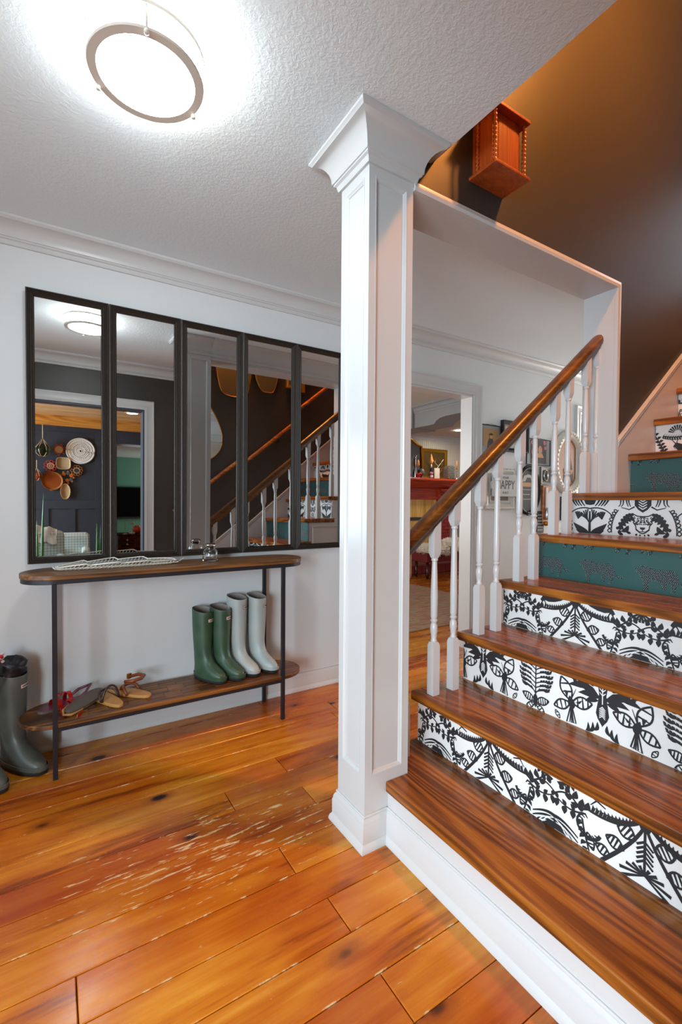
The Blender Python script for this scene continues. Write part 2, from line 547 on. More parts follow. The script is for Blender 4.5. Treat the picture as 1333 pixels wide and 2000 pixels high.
# mirror wall, with the doorway to the fireplace room and a far door opening
DX0, DX1, DZ = 1.93, 2.875, 2.05
FX0, FX1 = 4.37, 5.2
wb = MB()
for a, b, z0, z1 in ((-1.9, DX0, 0, CZ), (DX0, DX1, DZ, CZ), (DX1, FX0, 0, CZ), (FX0, FX1, 2.05, CZ), (FX1, 6.4, 0, CZ)):
    wb.box(a, b, W, W + 0.12, z0, z1)
struct('wall_back', wb, M['wall'])
# left wall with the glazed front door opening
wl = MB()
for a, b, z0, z1 in ((YF - .14, 0.42, 0, CZ), (0.42, 2.1, 2.22, CZ), (2.1, W + .12, 0, CZ), (0.42, 2.1, 0, 0.02)):
    wl.box(-2.04, -1.9, a, b, z0, z1)
struct('wall_left', wl, M['wall'])
fd = MB()
for a, b in ((0.42, 0.47), (1.42, 1.50), (2.05, 2.1)): fd.box(-2.0, -1.94, a, b, 0.02, 2.22)
fd.box(-2.0, -1.94, 0.42, 2.1, 2.14, 2.22).box(-2.0, -1.94, 0.42, 2.1, 0.02, 0.25)
d1 = struct('door_1', fd, M['trim'])
MB().box(-1.973, -1.967, 0.47, 1.42, 0.25, 2.14).build('door_glass', M['pane'], d1)
MB().box(-1.973, -1.967, 1.50, 2.05, 0.25, 2.14).build('sidelight_glass', M['pane'], d1)
# dark front wall: doorway the camera stands in, then the wall along the stairs
OX0, OX1, OZ = -1.66, 0.784, 2.02
wf = MB()
wf.box(-1.9, OX0, YF - .14, YF, 0, CZ).box(OX0, OX1, YF - .14, YF, OZ, CZ).box(OX1, 6.0, YF - .14, YF, 0, CZ).box(1.2, 6.0, YF - .14, YF, CZ, 5.0)
struct('wall_front', wf, M['dark'])
# wall beside the stairs: header over the balustrade, then full height beyond the jamb
struct('wall_stair', MB().box(1.2, JX, YS0, YS1, HDR, 5.0).box(1.097, 1.2, YS0, YS1, HDR, CZ - .002).box(JX, 6.0, YS0, YS1, 0, 5.0), M['dark'])
struct('header', MB().box(SX1_, JX, YS0 + 0.0105, YS1 + 0.003, HDR - 0.012, CZ).box(JX + 0.004, 6.4, YS1 - 0.02, YS1 + 0.003, 0, CZ).box(JX - 0.012, JX + 0.004, YS0 + 0.0105, YS1 + 0.003, 1.2, HDR - 0.012).box(JX, 6.4, YS1 - 0.001, YS1 + 0.002, 0, 1.2), M['trim'])
bpy.data.objects['header'].name = 'trim_header'
struct('wall_landing', MB().box(6.0, 6.12, YF - .14, YS1, 0, 3.3).box(6.0, 6.12, YF - .14, 0.3, 3.3, 5.0).box(6.0, 6.12, 1.24, YS1, 3.3, 5.0).box(6.0, 6.12, 0.3, 1.24, 4.7, 5.0), M['dark'])
struct('wall_stairwell', MB().box(1.08, 1.2, YF - .14, YS1, CZ + .3, 5.0), M['dark'])
struct('ceiling_upper', MB().box(1.08, 6.12, YF - .14, YS1, 5.0, 5.1), M['wall'])
struct('floor_landing', MB().box(tx(14) + .03, 6.0, YF, YS0, tz(14) - .2, tz(14)), M['tread'])
struct('wall_right', MB().box(6.4, 6.5, YS1, 2.74, 0, 0.6).box(6.4, 6.5, YS1, 1.5, .6, CZ).box(6.4, 6.5, 2.5, 2.74, .6, CZ).box(6.4, 6.5, 1.5, 2.5, 2.2, CZ), M['wall'])

# mouldings -----------------------------------------------------------
def crown_prof(h=0.1, p=0.09):
    # (out, height below ceiling) polygon
    pts = [(0, 0), (p, 0), (p, -0.010), (p * .93, -0.014)]
    for i in range(7):
        t = i / 6
        pts.append((p * .90 - (p * .60) * (1 - math.cos(t * PI / 2)) if False else p * (0.90 - 0.60 * math.sin(t * PI / 2)), -0.018 - (h - .047) * (1 - math.cos(t * PI / 2))))
    pts += [(p * .25, -h + .028), (p * .25, -h + .022), (p * .16, -h + .018), (p * .12, -h + .004), (p * .1, -h), (0, -h)]
    return pts
BASE = [(0, 0), (.026, 0), (.026, .006), (.022, .018), (.016, .026), (.016, .078), (.013, .083), (.013, .09), (.009, .099), (.004, .105), (.006, .110), (.004, .115), (0, .115)]
def run(prof, path, z, name, mat='trim', closed=False):
    return struct(name, MB().sweep(prof, [(x, y, z) for x, y in path], closed), M[mat], smooth=35)
run(crown_prof(), [(6.39, W), (-1.9, W)][::-1], CZ, 'trim_1')
run(crown_prof(), [(1.17, YF), (-1.9, YF)], CZ, 'trim_2')
run(crown_prof(0.125, 0.10), [(6.39, YS1 + .003), (1.10, YS1 + .003)], CZ, 'trim_3')
run(BASE, [(-1.9, W), (DX0 - .09, W)], 0, 'baseboard_back')
run(BASE, [(DX1 + .09, W), (FX0 - .08, W)], 0, 'baseboard_hall')
run(BASE, [(-1.9 , YF), (OX0 - .08, YF)][::-1], 0, 'baseboard_front')
run(BASE, [(-1.9, 2.1), (-1.9, W)], 0, 'baseboard_left')
CASE = [(0, 0), (.085, 0), (.085, .02), (.078, .022), (.07, .016), (.05, .014), (.03, .012), (.022, .016), (.012, .012), (0, .010)]
def casing(name, x0, x1, zt, yface, sgn, mat='trim', depth=0.12, jamb=True):
    # casing round an opening in a wall whose face is y = yface, facing sgn (-1: towards -y)
    mb = MB()
    rings = []
    for (x, z, ox, oz) in ((x0, 0, -1, 0), (x0, zt, -1, 1), (x1, zt, 1, 1), (x1, 0, 1, 0)):
        rings.append([(x + ox * a, yface + sgn * b, z + oz * a) for a, b in CASE])
    mb.loft(rings)
    o = struct(name, mb, M[mat], smooth=35)
    if jamb:
        j = MB().box(x0, x0 + .014, yface, yface - sgn * depth, 0, zt).box(x1 - .014, x1, yface, yface - sgn * depth, 0, zt).box(x0 + .014, x1 - .014, yface, yface - sgn * depth, zt - .014, zt)
        j.build('jamb', M[mat], o)
    return o
casing('trim_4', DX0, DX1, DZ, W, -1)
casing('trim_5', OX0, OX1, OZ, YF, 1, jamb=False)
MB().box(OX0, OX0 + .014, YF - .14, YF, 0, OZ).box(OX1 - .014, OX1, YF - .14, YF, 0, OZ).box(OX0 + .014, OX1 - .014, YF - .14, YF, OZ - .014, OZ).build('jamb', M['navy'], bpy.data.objects['trim_5'])
casing('trim_6', FX0, FX1, 2.05, W, -1)
# thin casing on the stair side of the header and jamb
struct('trim_7', MB().loft([[(1.098, YS0 - b, HDR - .012 + a) for a, b in ((0, -.01), (0, .008), (.012, .012), (.018, .008), (.03, .006), (.03, -.01))],
                           [(JX + .03 - .012, YS0 - b, HDR - .012 + a) if False else (JX - .012 + a, YS0 - b, HDR - .012 + a) for a, b in ((0, -.01), (0, .008), (.012, .012), (.018, .008), (.03, .006), (.03, -.01))],
                           [(JX - .012 + a, YS0 - b, 1.2445) for a, b in ((0, -.01), (0, .008), (.012, .012), (.018, .008), (.03, .006), (.03, -.01))]]), M['trim'], smooth=30)

# far door in the hallway wall ------------------------------------------
d3 = struct('door_3', MB().box(FX0 + .012, FX1 - .012, W + .03, W + .07, 0.005, 2.04), M['trim'])
MB().box(FX0 + .06, FX1 - .06, W + .024, W + .034, 1.05, 1.98).build('door_pane', M['glossblack'], d3)
MB().box(FX0 + .06, FX1 - .06, W + .018, W + .026, 1.46, 1.49).build('glazing_bar', M['trim'], d3)

# ------------------------------------------------------------------ column
SX0, SX1, SY0, SY1 = 0.906, 1.097, 1.281, 1.453
colm = thing('column', 'square white panelled column with a flared capital, at the foot of the stairs', 'column', (1.0, 1.366, 0))
core = .009
pz0, pz1 = .245, 2.285
st = .027
sh = MB().box(SX0 + core, SX1 - core, SY0 + core, SY1 - core, pz0, pz1)
for a_, b_ in ((SX0, SX0 + st), (SX1 - st, SX1)):
    for c_, d_ in ((SY0, SY0 + st), (SY1 - st, SY1)): sh.box(a_, b_, c_, d_, pz0, pz1)
sh.box(SX0, SX1, SY0, SY1, 0, pz0).box(SX0, SX1, SY0, SY1, pz1, CZ)
sh.build('shaft', M['trim_worn'], colm)
# panel mouldings
for (ax, u0, u1) in (('y0', SX0, SX1), ('y1', SX0, SX1), ('x0', SY0, SY1), ('x1', SY0, SY1)):
    a0, a1 = u0 + .027, u1 - .027
    pr = [(0, .003), (0, -.001), (.004, -.0005), (.007, .003), (.011, .005), (.013, .009), (0, .009)]
    rings = []
    for (uu, zz, su, sz) in ((a0, pz0, 1, 1), (a1, pz0, -1, 1), (a1, pz1, -1, -1), (a0, pz1, 1, -1), (a0, pz0, 1, 1)):
        ring = []
        for d, dep in pr:
            u, z = uu + su * d, zz + sz * d
            ring.append({'y0': (u, SY0 + dep, z), 'y1': (u, SY1 - dep, z), 'x0': (SX0 + dep, u, z), 'x1': (SX1 - dep, u, z)}[ax])
        rings.append(ring)
    MB().loft(rings, False, False).build('panel_moulding', M['trim_worn'], colm, smooth=35)
sq = [(SX0, SY0), (SX0, SY1), (SX1, SY1), (SX1, SY0)]
sq = sq[::-1]
MB().sweep(crown_prof(.122, .09), [(x, y, CZ - .001) for x, y in sq], True).build('capital', M['trim_worn'], colm, smooth=35)
CB = [(a * 1.0, b) for a, b in BASE]
MB().sweep(CB, [(x, y, 0) for x, y in sq], True).build('base', M['trim_worn'], colm, smooth=35)

# ------------------------------------------------------------------ staircase prints (polygons in metres, u to the right, v up)
class Pat:
    K = 1.2
    def __init__(s): s.p = []; s.q = []
    def poly(s, pts, layer=0): (s.q if layer else s.p).append(list(pts)); return s
    def stroke(s, pts, w0, w1=None, layer=0):
        w1 = w0 if w1 is None else w1
        w0 *= s.K; w1 *= s.K
        n = len(pts); Lp = []; Rp = []
        for i, p in enumerate(pts):
            a = pts[max(i - 1, 0)]; b = pts[min(i + 1, n - 1)]
            dx, dy = b[0] - a[0], b[1] - a[1]; l = math.hypot(dx, dy) or 1e-9
            w = (w0 + (w1 - w0) * i / (n - 1)) / 2
            Lp.append((p[0] - dy / l * w, p[1] + dx / l * w)); Rp.append((p[0] + dy / l * w, p[1] - dx / l * w))
        for i in range(n - 1): s.poly([Lp[i], Lp[i + 1], Rp[i + 1], Rp[i]], layer)
        return s
    def line(s, a, b, w0, w1=None, layer=0): return s.stroke([a, b], w0, w1, layer)
    def curve(s, a, b, c, d, w0, w1=None, n=10, layer=0): return s.stroke(bez(a, b, c, d, n), w0, w1, layer)
    def leaf(s, a, b, wd, bend=0.0, layer=0):
        dx, dy = b[0] - a[0], b[1] - a[1]
        n = 7; Lp = []; Rp = []
        for i in range(n + 1):
            t = i / n; wv = wd * 1.25 * math.sin(PI * t ** .8) / 2; o = bend * math.sin(PI * t)
            px, py = a[0] + dx * t - dy * o, a[1] + dy * t + dx * o
            l = math.hypot(dx, dy)
            Lp.append((px - dy / l * wv, py + dx / l * wv)); Rp.append((px + dy / l * wv, py - dx / l * wv))
        return s.poly(Lp + Rp[::-1][1:-1], layer)
    def ring_leaf(s, a, b, wd, th=.0035, rungs=3):
        dx, dy = b[0] - a[0], b[1] - a[1]; l = math.hypot(dx, dy); nx, ny = -dy / l, dx / l
        def side(sg): return [(a[0] + dx * t + nx * sg * wd / 2 * math.sin(PI * t), a[1] + dy * t + ny * sg * wd / 2 * math.sin(PI * t)) for t in [i / 8 for i in range(9)]]
        s.stroke(side(1), th); s.stroke(side(-1), th)
        for i in range(rungs):
            t = (i + 1) / (rungs + 1); wv = wd / 2 * math.sin(PI * t)
            p = (a[0] + dx * t, a[1] + dy * t)
            s.line((p[0] + nx * wv, p[1] + ny * wv), (p[0] - nx * wv + dx * .08, p[1] - ny * wv + dy * .08), th * 1.1, th * .6)
        return s
    def mirror(s):
        s.p += [[(-x, y) for x, y in reversed(q)] for q in s.p]
        s.q += [[(-x, y) for x, y in reversed(q)] for q in s.q]
        return s

def pat_swag(deer=True):
    P = Pat()
    P.poly([(-.001, .176), (.024, .176), (.011, .146), (-.001, .140)])
    P.line((.0, .15), (.0, .030), .0055, .0055)
    for v in (.118, .106, .094, .082, .070): P.line((0, v), (.020, v - .016), .0048)
    for a, l in ((10, .040), (32, .03), (62, .022), (-14, .055), (-34, .062)):
        P.line((0, .030), (l * math.cos(math.radians(a)) * 1.15, .030 + l * math.sin(math.radians(a))), .003, .0075)
    P.curve((.004, .150), (.026, .10), (.058, .058), (.118, -.012), .0065, .009)
    P.ring_leaf((.022, .108), (.070, .128), .038, .0048, 4)
    P.ring_leaf((.050, .064), (.098, .076), .034, .0046, 4)
    P.ring_leaf((.086, .024), (.126, .036), .028, .0044, 3)
    sw = bez((.008, .165), (.04, .128), (.09, .112), (.150, .118), 16)
    P.stroke(sw, .006, .006)
    for i in range(1, 16):
        x, y = sw[i]; P.leaf((x, y), (x - .006 + i * .0002, y + .022), .0075, .2)
        P.line((x, y), (x - .012, y + .016), .0025)
    # shell with teeth
    c = (.146, .070); R = .034
    arc = [(c[0] + R * math.cos(math.radians(a)), c[1] + R * .95 * math.sin(math.radians(a))) for a in range(-165, 95, 20)]
    P.stroke(arc, .008, .004)
    for a in range(-150, 80, 22):
        r1 = R - .012
        P.line((c[0] + R * math.cos(math.radians(a)), c[1] + R * math.sin(math.radians(a))), (c[0] + r1 * math.cos(math.radians(a + 12)), c[1] + r1 * math.sin(math.radians(a + 12))), .005, .002)
    # leafy branches up and out
    br = bez((.150, .118), (.175, .10), (.19, .12), (.236, .168), 8)
    P.stroke(br, .006, .003)
    for i in (1, 3, 5, 7):
        x, y = br[i]
        P.leaf((x, y), (x - .012, y + .026), .014, .15); P.leaf((x, y), (x + .024, y - .002), .013, -.15)
    b2 = bez((.160, .100), (.19, .085), (.215, .085), (.240, .10), 6)
    P.stroke(b2, .005, .003)
    for i in (2, 4, 6):
        x, y = b2[i]; P.leaf((x, y), (x + .004, y - .026), .014, .1); P.leaf((x, y), (x + .012, y + .016), .010, .1)
    # dark feathers round the seam
    for k in range(5):
        P.curve((.251, .040 - k * .012), (.228, .046 - k * .012), (.206, .036 - k * .012), (.176, .018 - k * .014), .009 - k * .001, .003)
    P.poly([(.251, .024), (.226, .014), (.212, .0), (.208, -.01), (.251, -.01)])
    for k in range(3): P.curve((.247 - k * .014, .034 - k * .006), (.228 - k * .012, .028 - k * .006), (.214 - k * .010, .012), (.204 - k * .010, -.008), .003, .002, layer=1)
    P.ring_leaf((.150, .052), (.132, .010), .022, .0042, 4)
    P.curve((.165, .082), (.160, .05), (.150, .02), (.140, -.01), .005, .004)
    for k in range(5): P.leaf((.163 - k * .004, .070 - k * .016), (.180 - k * .004, .060 - k * .018), .009, .2)
    P.curve((.19, .122), (.21, .135), (.23, .128), (.249, .112), .005, .004)
    for k in range(2): P.leaf((.216 + k * .018, .130), (.212 + k * .018, .154), .013, .15)
    if deer:
        P.poly([(.040, .174), (.062, .160), (.090, .150), (.118, .146), (.135, .150), (.150, .142), (.158, .150), (.152, .160), (.140, .176)])
        P.line((.140, .150), (.126, .128), .0045, .002); P.line((.146, .146), (.162, .122), .0045, .002)
        for a in (-150, -125, -100, -80): P.line((.25, .172), (.25 + .035 * math.cos(math.radians(a)), .172 + .035 * math.sin(math.radians(a))), .003, .008)
    else:
        P.line((.112, .170), (.142, .135), .005, .002); P.line((.148, .164), (.100, .146), .006, .003)
        for k in range(3): P.leaf((.20 + .012 * k, .165), (.19 + .014 * k, .145), .009)
    return P.mirror()

def pat_bird():
    P = Pat()
    P.poly([(-.001, .176), (.017, .176), (.012, .14), (.022, .075), (.016, .058), (-.001, .034)])
    for v in range(6): P.stroke([(-.001, .098 - v * .006 + .004), (.010, .092 - v * .006)], .0026, .0018, 1)
    P.line((-.0005, .17), (-.0005, .11), .002, .002, 1)
    for v in (.165, .152, .139): P.stroke([(0, v), (.010, v + .010)], .003, .002, 1)
    P.curve((.012, .130), (.04, .125), (.08, .160), (.120, .168), .010, .004)
    for (a, b, wd) in (((.014, .135), (.105, .150), .020), ((.014, .125), (.085, .122), .018), ((.014, .118), (.060, .100), .015), ((.06, .145), (.122, .138), .014), ((.05, .15), (.115, .172), .012), ((.03, .16), (.06, .174), .01)):
        P.leaf(a, b, wd, .1)
    for k in range(5):
        P.sph = None
        x = .030 + k * .016; P.leaf((x, .140 + k * .002), (x + .006, .158 + k * .003), .010)
    for k in range(3): P.leaf((.016 + k * .016, .046 - k * .006), (.036 + k * .018, .010 - k * .012), .010, -.25)
    # moth
    c = (.108, .078)
    P.leaf((c[0] - .006, c[1] - .024), (c[0] + .008, c[1] + .022), .022)
    P.ring_leaf((c[0] + .002, c[1] + .004), (c[0] + .040, c[1] + .080), .042, .0052, 2)
    P.ring_leaf((c[0] - .002, c[1]), (c[0] - .074, c[1] + .020), .040, .0052, 3)
    P.ring_leaf((c[0] + .004, c[1] - .004), (c[0] + .066, c[1] - .034), .034, .005, 3)
    P.stroke([(c[0] - .002, c[1] - .012), (c[0] - .018, c[1] - .068), (c[0] + .016, c[1] - .074), (c[0] + .002, c[1] - .012)], .0046)
    for k in (-.009, -.003, .004): P.line((c[0], c[1] - .014), (c[0] + k, c[1] - .070), .004)
    P.line((c[0], c[1] + .012), (c[0] - .016, c[1] + .052), .0034, .0015)
    P.poly([(c[0] + .012, c[1] + .036), (c[0] + .028, c[1] + .034), (c[0] + .016, c[1] + .008)])
    P.poly([(c[0] - .030, c[1] + .004), (c[0] - .040, c[1] + .020), (c[0] - .014, c[1] + .004)])
    # fern tree on the seam
    s = .25
    P.line((s, .172), (s, .046), .004)
    for k in range(6):
        v = .160 - k * .017; l = .066 - abs(k - 2.5) * .006
        br = bez((s, v - .012), (s - l * .3, v + .002), (s - l * .6, v + .004), (s - l, v + .010), 6)
        P.stroke(br, .0035, .004)
        for i in range(2, 7):
            P.leaf(br[i], (br[i][0] - .009, br[i][1] + .0095), .0065)
        P.leaf(br[4], (br[6][0] - .008, br[6][1] - .001), .009)
    # butterfly under the fern
    P.leaf((s, .060), (s, .004), .016)
    P.ring_leaf((s - .003, .030), (s - .056, .048), .028, .0042, 5)
    P.ring_leaf((s - .003, .022), (s - .040, -.004), .018, .004, 3)
    P.line((s, .058), (s - .018, .084), .003, .002)
    P.ring_leaf((.150, .004), (.168, .03), .014, .003, 2)
    return P.mirror()

def pat_face():
    P = Pat()
    # head
    hd = [(0, .094), (.024, .096), (.046, .108), (.050, .096), (.038, .084), (.040, .064), (.030, .050), (.028, .032), (.010, .018), (0, .015)]
    P.stroke(hd, .0045)
    random.seed(11)
    for k in range(46):
        x, y = random.uniform(0.001, .036), random.uniform(.056, .092)
        P.poly(circle(x, y, random.uniform(.0022, .0036), 5))
    P.stroke([(.036, .062), (.022, .056), (.013, .062)], .006, .003)
    P.poly([(-.001, .044), (.012, .044), (.010, .036), (-.001, .030)])
    P.line((0, .032), (0, .022), .003); P.stroke([(.028, .036), (.014, .024), (0, .024)], .003)
    # chevron column over the head
    P.poly([(-.001, .176), (.036, .176), (.036, .146), (.020, .126), (-.001, .112)])
    for v in range(4): P.stroke([(0, .128 + v * .012), (.018, .140 + v * .012)], .0042, .003, 1)
    P.stroke([(.036, .140), (.060, .126), (.096, .136)], .006, .003)
    for x in (.062, .072, .086, .098): P.curve((x, .176), (x + .004, .164), (x - .004, .15), (x + (.012 if x > .08 else -.008), .140), .006, .003)
    # big curled leaves
    P.curve((.040, .104), (.066, .100), (.086, .076), (.104, .030), .011, .016)
    for k, (x, y) in enumerate(bez((.05, .096), (.07, .092), (.086, .07), (.104, .03), 5)):
        P.poly(circle(x + .008, y + .006, .008, 8)); P.leaf((x, y), (x - .012, y - .024), .013, .2)
    P.leaf((.06, .05), (.10, .020), .018, -.2); P.leaf((.05, .012), (.075, .022), .010); P.leaf((.03, .004), (.022, .014), .008)
    P.leaf((.012, .002), (.008, .012), .006); P.leaf((.085, .004), (.11, .012), .012)
    # bead chain
    ch = bez((.118, .124), (.138, .100), (.152, .06), (.150, .012), 7)
    P.stroke([(p[0] - .010, p[1]) for p in ch], .0035); 
    for i in range(7): P.ring_leaf(ch[i], ch[i + 1], .017, .0042, 0)
    # fan flower on the seam
    s = .25
    P.line((s, .115), (s, -.002), .007, .012)
    for a in (100, 112, 126, 140, 155):
        P.curve((s, .05), (s - .01, .07), (s - .02, .085), (s + .058 * math.cos(math.radians(a)), .074 + .052 * math.sin(math.radians(a))), .004, .006, 6)
    for a in (105, 120, 138, 155, 172):
        P.line((s - .062, .074), (s - .062 + .036 * math.cos(math.radians(a - 60)), .078 + .036 * math.sin(math.radians(a - 60))), .003, .008)
    P.leaf((s - .004, .006), (s - .088, .056), .026, .1); P.leaf((s - .004, .004), (s - .075, .020), .016, .1); P.ring_leaf((s - .004, .001), (s - .045, .014), .014, .004, 1)
    P.curve((s, .128), (s - .04, .14), (s - .09, .128), (s - .118, .085), .006, .004)
    P.poly([(s, .176), (s - .034, .176), (s - .022, .15), (s, .146)])
    for x in (.05, .066, .08, .094): P.curve((s - x, .176), (s - x + .006, .165), (s - x + .012, .152), (s - x + .024, .142), .009, .004)
    return P.mirror()

def pat_goat():
    P = Pat()
    P.poly([(-.001, .05), (.04, .062), (.075, .060), (.100, .070), (.112, .064), (.120, .050), (.110, .046), (.098, .030), (.080, .020), (.050, .008), (.040, -.01), (-.001, -.01)])
    P.line((.104, .064), (.096, .094), .005, .002); P.line((.106, .064), (.128, .090), .005, .002)
    P.line((.116, .05), (.108, .036), .003, .0015)
    sw = bez((.006, .112), (.06, .098), (.12, .094), (.170, .112), 14)
    P.stroke(sw, .006)
    for i in range(15):
        x, y = sw[i]; P.leaf((x, y), (x - .010, y - .016), .007, .2); P.line((x, y), (x - .012, y + .012), .003, .001)
    for a in range(20, 175, 17): P.line((.10 + .018 * math.cos(math.radians(a)), .120 + .018 * math.sin(math.radians(a))), (.10 + .046 * math.cos(math.radians(a)), .120 + .046 * math.sin(math.radians(a))), .003, .008)
    br = bez((.150, -.005), (.165, .05), (.19, .08), (.236, .172), 9)
    P.stroke(br, .005, .004)
    for i in range(1, 9):
        x, y = br[i]; P.leaf((x, y), (x + .024, y + .004), .012, .15); P.leaf((x, y), (x - .020, y + .012), .011, -.15)
    P.poly(circle(0, .150, .018, 12)); P.poly([(.03, .176), (.06, .176), (.05, .15)])
    return P.mirror()

def pat_curl():
    P = Pat()
    for k in range(5):
        P.curve((.02 + k * .05, -.01), (.0 + k * .05, .06), (.07 + k * .04, .09), (.03 + k * .05, .176), .008, .004)
        P.ring_leaf((.03 + k * .05, .03), (.07 + k * .045, .085), .028, .004, 3)
    sw = bez((.0, .12), (.08, .15), (.16, .10), (.25, .13), 14)
    P.stroke(sw, .007)
    for i in range(15): P.leaf(sw[i], (sw[i][0] + .006, sw[i][1] + .024), .009, .2)
    return P.mirror()

LEO = [(-.088, .078), (-.094, .086), (-.090, .094), (-.078, .098), (-.073, .107), (-.066, .104), (-.058, .108), (-.040, .099), (-.010, .096), (.020, .097), (.042, .098), (.056, .090), (.062, .074), (.068, .056), (.080, .046), (.096, .046),
       (.106, .050), (.104, .044), (.092, .039), (.074, .040), (.062, .050), (.058, .034), (.052, .014), (.040, .010), (.044, .022), (.044, .036), (.034, .048), (.022, .040), (.022, .020), (.006, .014), (.010, .026), (.006, .046), (-.018, .050), (-.040, .048), (-.044, .030), (-.044, .004),
       (-.064, .002), (-.060, .024), (-.066, .052), (-.074, .066)]
def inside(x, y, poly):
    c = False; j = len(poly) - 1
    for i in range(len(poly)):
        xi, yi = poly[i]; xj, yj = poly[j]
        if (yi > y) != (yj > y) and x < (xj - xi) * (y - yi) / (yj - yi) + xi: c = not c
        j = i
    return c

def pat_leopard():
    P = Pat()
    random.seed(5)
    for dy in (0, ):
        P.poly(LEO)
        for i in range(34):
            for j in range(22):
                x = -.094 + i * .0064 + (j % 2) * .0032 + random.uniform(-.0008, .0008); y = .002 + j * .0054 + random.uniform(-.0008, .0008)
                if inside(x, y, LEO): P.poly(circle(x, y, .0013, 5), 1)
    # paws of the row above, cut by the tread
    for (x, l) in ((-.125, .03), (-.065, .02), (-.04, .024), (.075, .026)):
        pts = [(x, .176), (x + .016, .176), (x + .010, .176 - l * .6), (x + .004, .176 - l), (x - .012, .176 - l), (x - .004, .176 - l * .6)]
        P.poly(pts)
        for q in range(7):
            P.poly(circle(x + random.uniform(-.008, .010), .176 - random.uniform(.003, l), .0013, 5), 1)
    return P

def build_print(riser, P, yc, xr, z0, h, y0, y1, period, inks, reps=range(-4, 5)):
    for layer, polys, mat in ((0, P.p, inks[0]), (1, P.q, inks[1])):
        if not polys: continue
        bm = bmesh.new()
        x = xr - .0005 - layer * .0016
        step = 0
        for k in reps:
            for q in polys:
                us = [a for a, b in q]
                if yc - (max(us) + k * period) > y1 or yc - (min(us) + k * period) < y0: continue
                step += 1
                xx = x - (step % 400) * 3e-6
                vs = [bm.verts.new((xx, yc - (a + k * period), z0 + b)) for a, b in q]
                try: bm.faces.new(vs)
                except Exception: pass
        for co, no in (((0, y0 + .001, 0), (0, -1, 0)), ((0, y1 - .001, 0), (0, 1, 0)), ((0, 0, z0 + .001), (0, 0, -1)), ((0, 0, z0 + h - .0005), (0, 0, 1))):
            geom = bm.verts[:] + bm.edges[:] + bm.faces[:]
            bmesh.ops.bisect_plane(bm, geom=geom, plane_co=co, plane_no=no, clear_outer=True, dist=1e-6)
        bmesh.ops.triangulate(bm, faces=bm.faces[:])
        for fc in bm.faces:
            fc.normal_update()
            if fc.normal.x > 0: fc.normal_flip()
        me = bpy.data.meshes.new('printed_pattern'); 
        root = riser.parent; off = ORG[root.name]
        for vtx in bm.verts: vtx.co = vtx.co - off
        bm.to_mesh(me); bm.free()
        me.materials.append(mat)
        o = bpy.data.objects.new('printed_pattern', me); COL.objects.link(o); o.parent = riser; o['kind'] = 'stuff'

# ------------------------------------------------------------------ staircase
stair = thing('staircase', 'wooden staircase with dark stained treads and patterned paper on its risers', 'staircase', (X1, 0.85, 0))
Pa0, Pa1, Pb, Pc, Pd, Pe, Pl = pat_swag(False), pat_swag(True), pat_bird(), pat_face(), pat_goat(), pat_curl(), pat_leopard()
INK = (M['print_black'], M['print_white']); LINK = (M['leopard_ink'], M['dot_white'])
NT = 14
for k in range(1, NT):
    x0, z1 = tx(k), tz(k)
    xe = tx(k + 1) + .045
    left = YS1 + .004 if k < 6 else YS0 - .013
    if k == 1: poly = [(x0, YF), (xe, YF), (xe, left), (SX1 + .002, left), (SX1 + .002, SY0 - .001), (x0, SY0 - .001)]
    elif k == 6: poly = [(x0, YF), (xe, YF), (xe, YS0 - .013), (JX - .013, YS0 - .013), (JX - .013, left + .0), (x0, left)] if True else None
    else: poly = [(x0, YF + .001), (xe, YF + .001), (xe, left), (x0, left)]
    if k == 6: poly = [(x0, YF), (xe, YF), (xe, YS0 - .013), (JX - .013, YS0 - .013), (JX - .013, YS1 + .004), (x0, YS1 + .004)]
    if k == 5: poly = [(x0, YF), (xe, YF), (xe, left), (x0, left)]
    MB().prism(poly, z1 - TT, z1).build('tread', M['tread'], stair, bevel=.004)
for k in range(0, NT):
    # riser k stands on tread k and carries tread k + 1
    xr = tx(k + 1) + .028
    z0 = tz(k) if k else 0
    z1 = tz(k + 1) - TT
    ye = YS1 - .012 if k < 6 else YS0 - .014
    if k == 0:
        MB().box(xr - .018, xr, YF + .001, SY0 - .001, 0, z1).build('riser', M['trim'], stair)
        MB().sweep(BASE, [(xr - .018, YF + .002, 0), (xr - .018, SY0 - .001, 0)][::-1], False).build('base_moulding', M['trim'], stair, smooth=35)
        continue
    teal = k in (4, 6, 10)
    r = MB().box(xr, xr + .016, YF + .001, ye, z0, z1).build('riser', M['print_teal'] if teal else M['print_white'], stair)
    if k > 9: continue
    if teal: build_print(r, Pl, 1.132 if k == 4 else 1.10, xr, z0, z1 - z0, YF, ye, .242, LINK, range(-6, 7))
    else:
        P, yc = {1: (Pa0, 1.073), 2: (Pb, .827), 3: (Pa1, 1.085), 5: (Pc, 1.081), 7: (Pd, 1.06), 8: (Pe, 1.05), 9: (Pa1, .9)}[k]
        build_print(r, P, yc, xr, z0, z1 - z0, YF, ye, .50, INK)
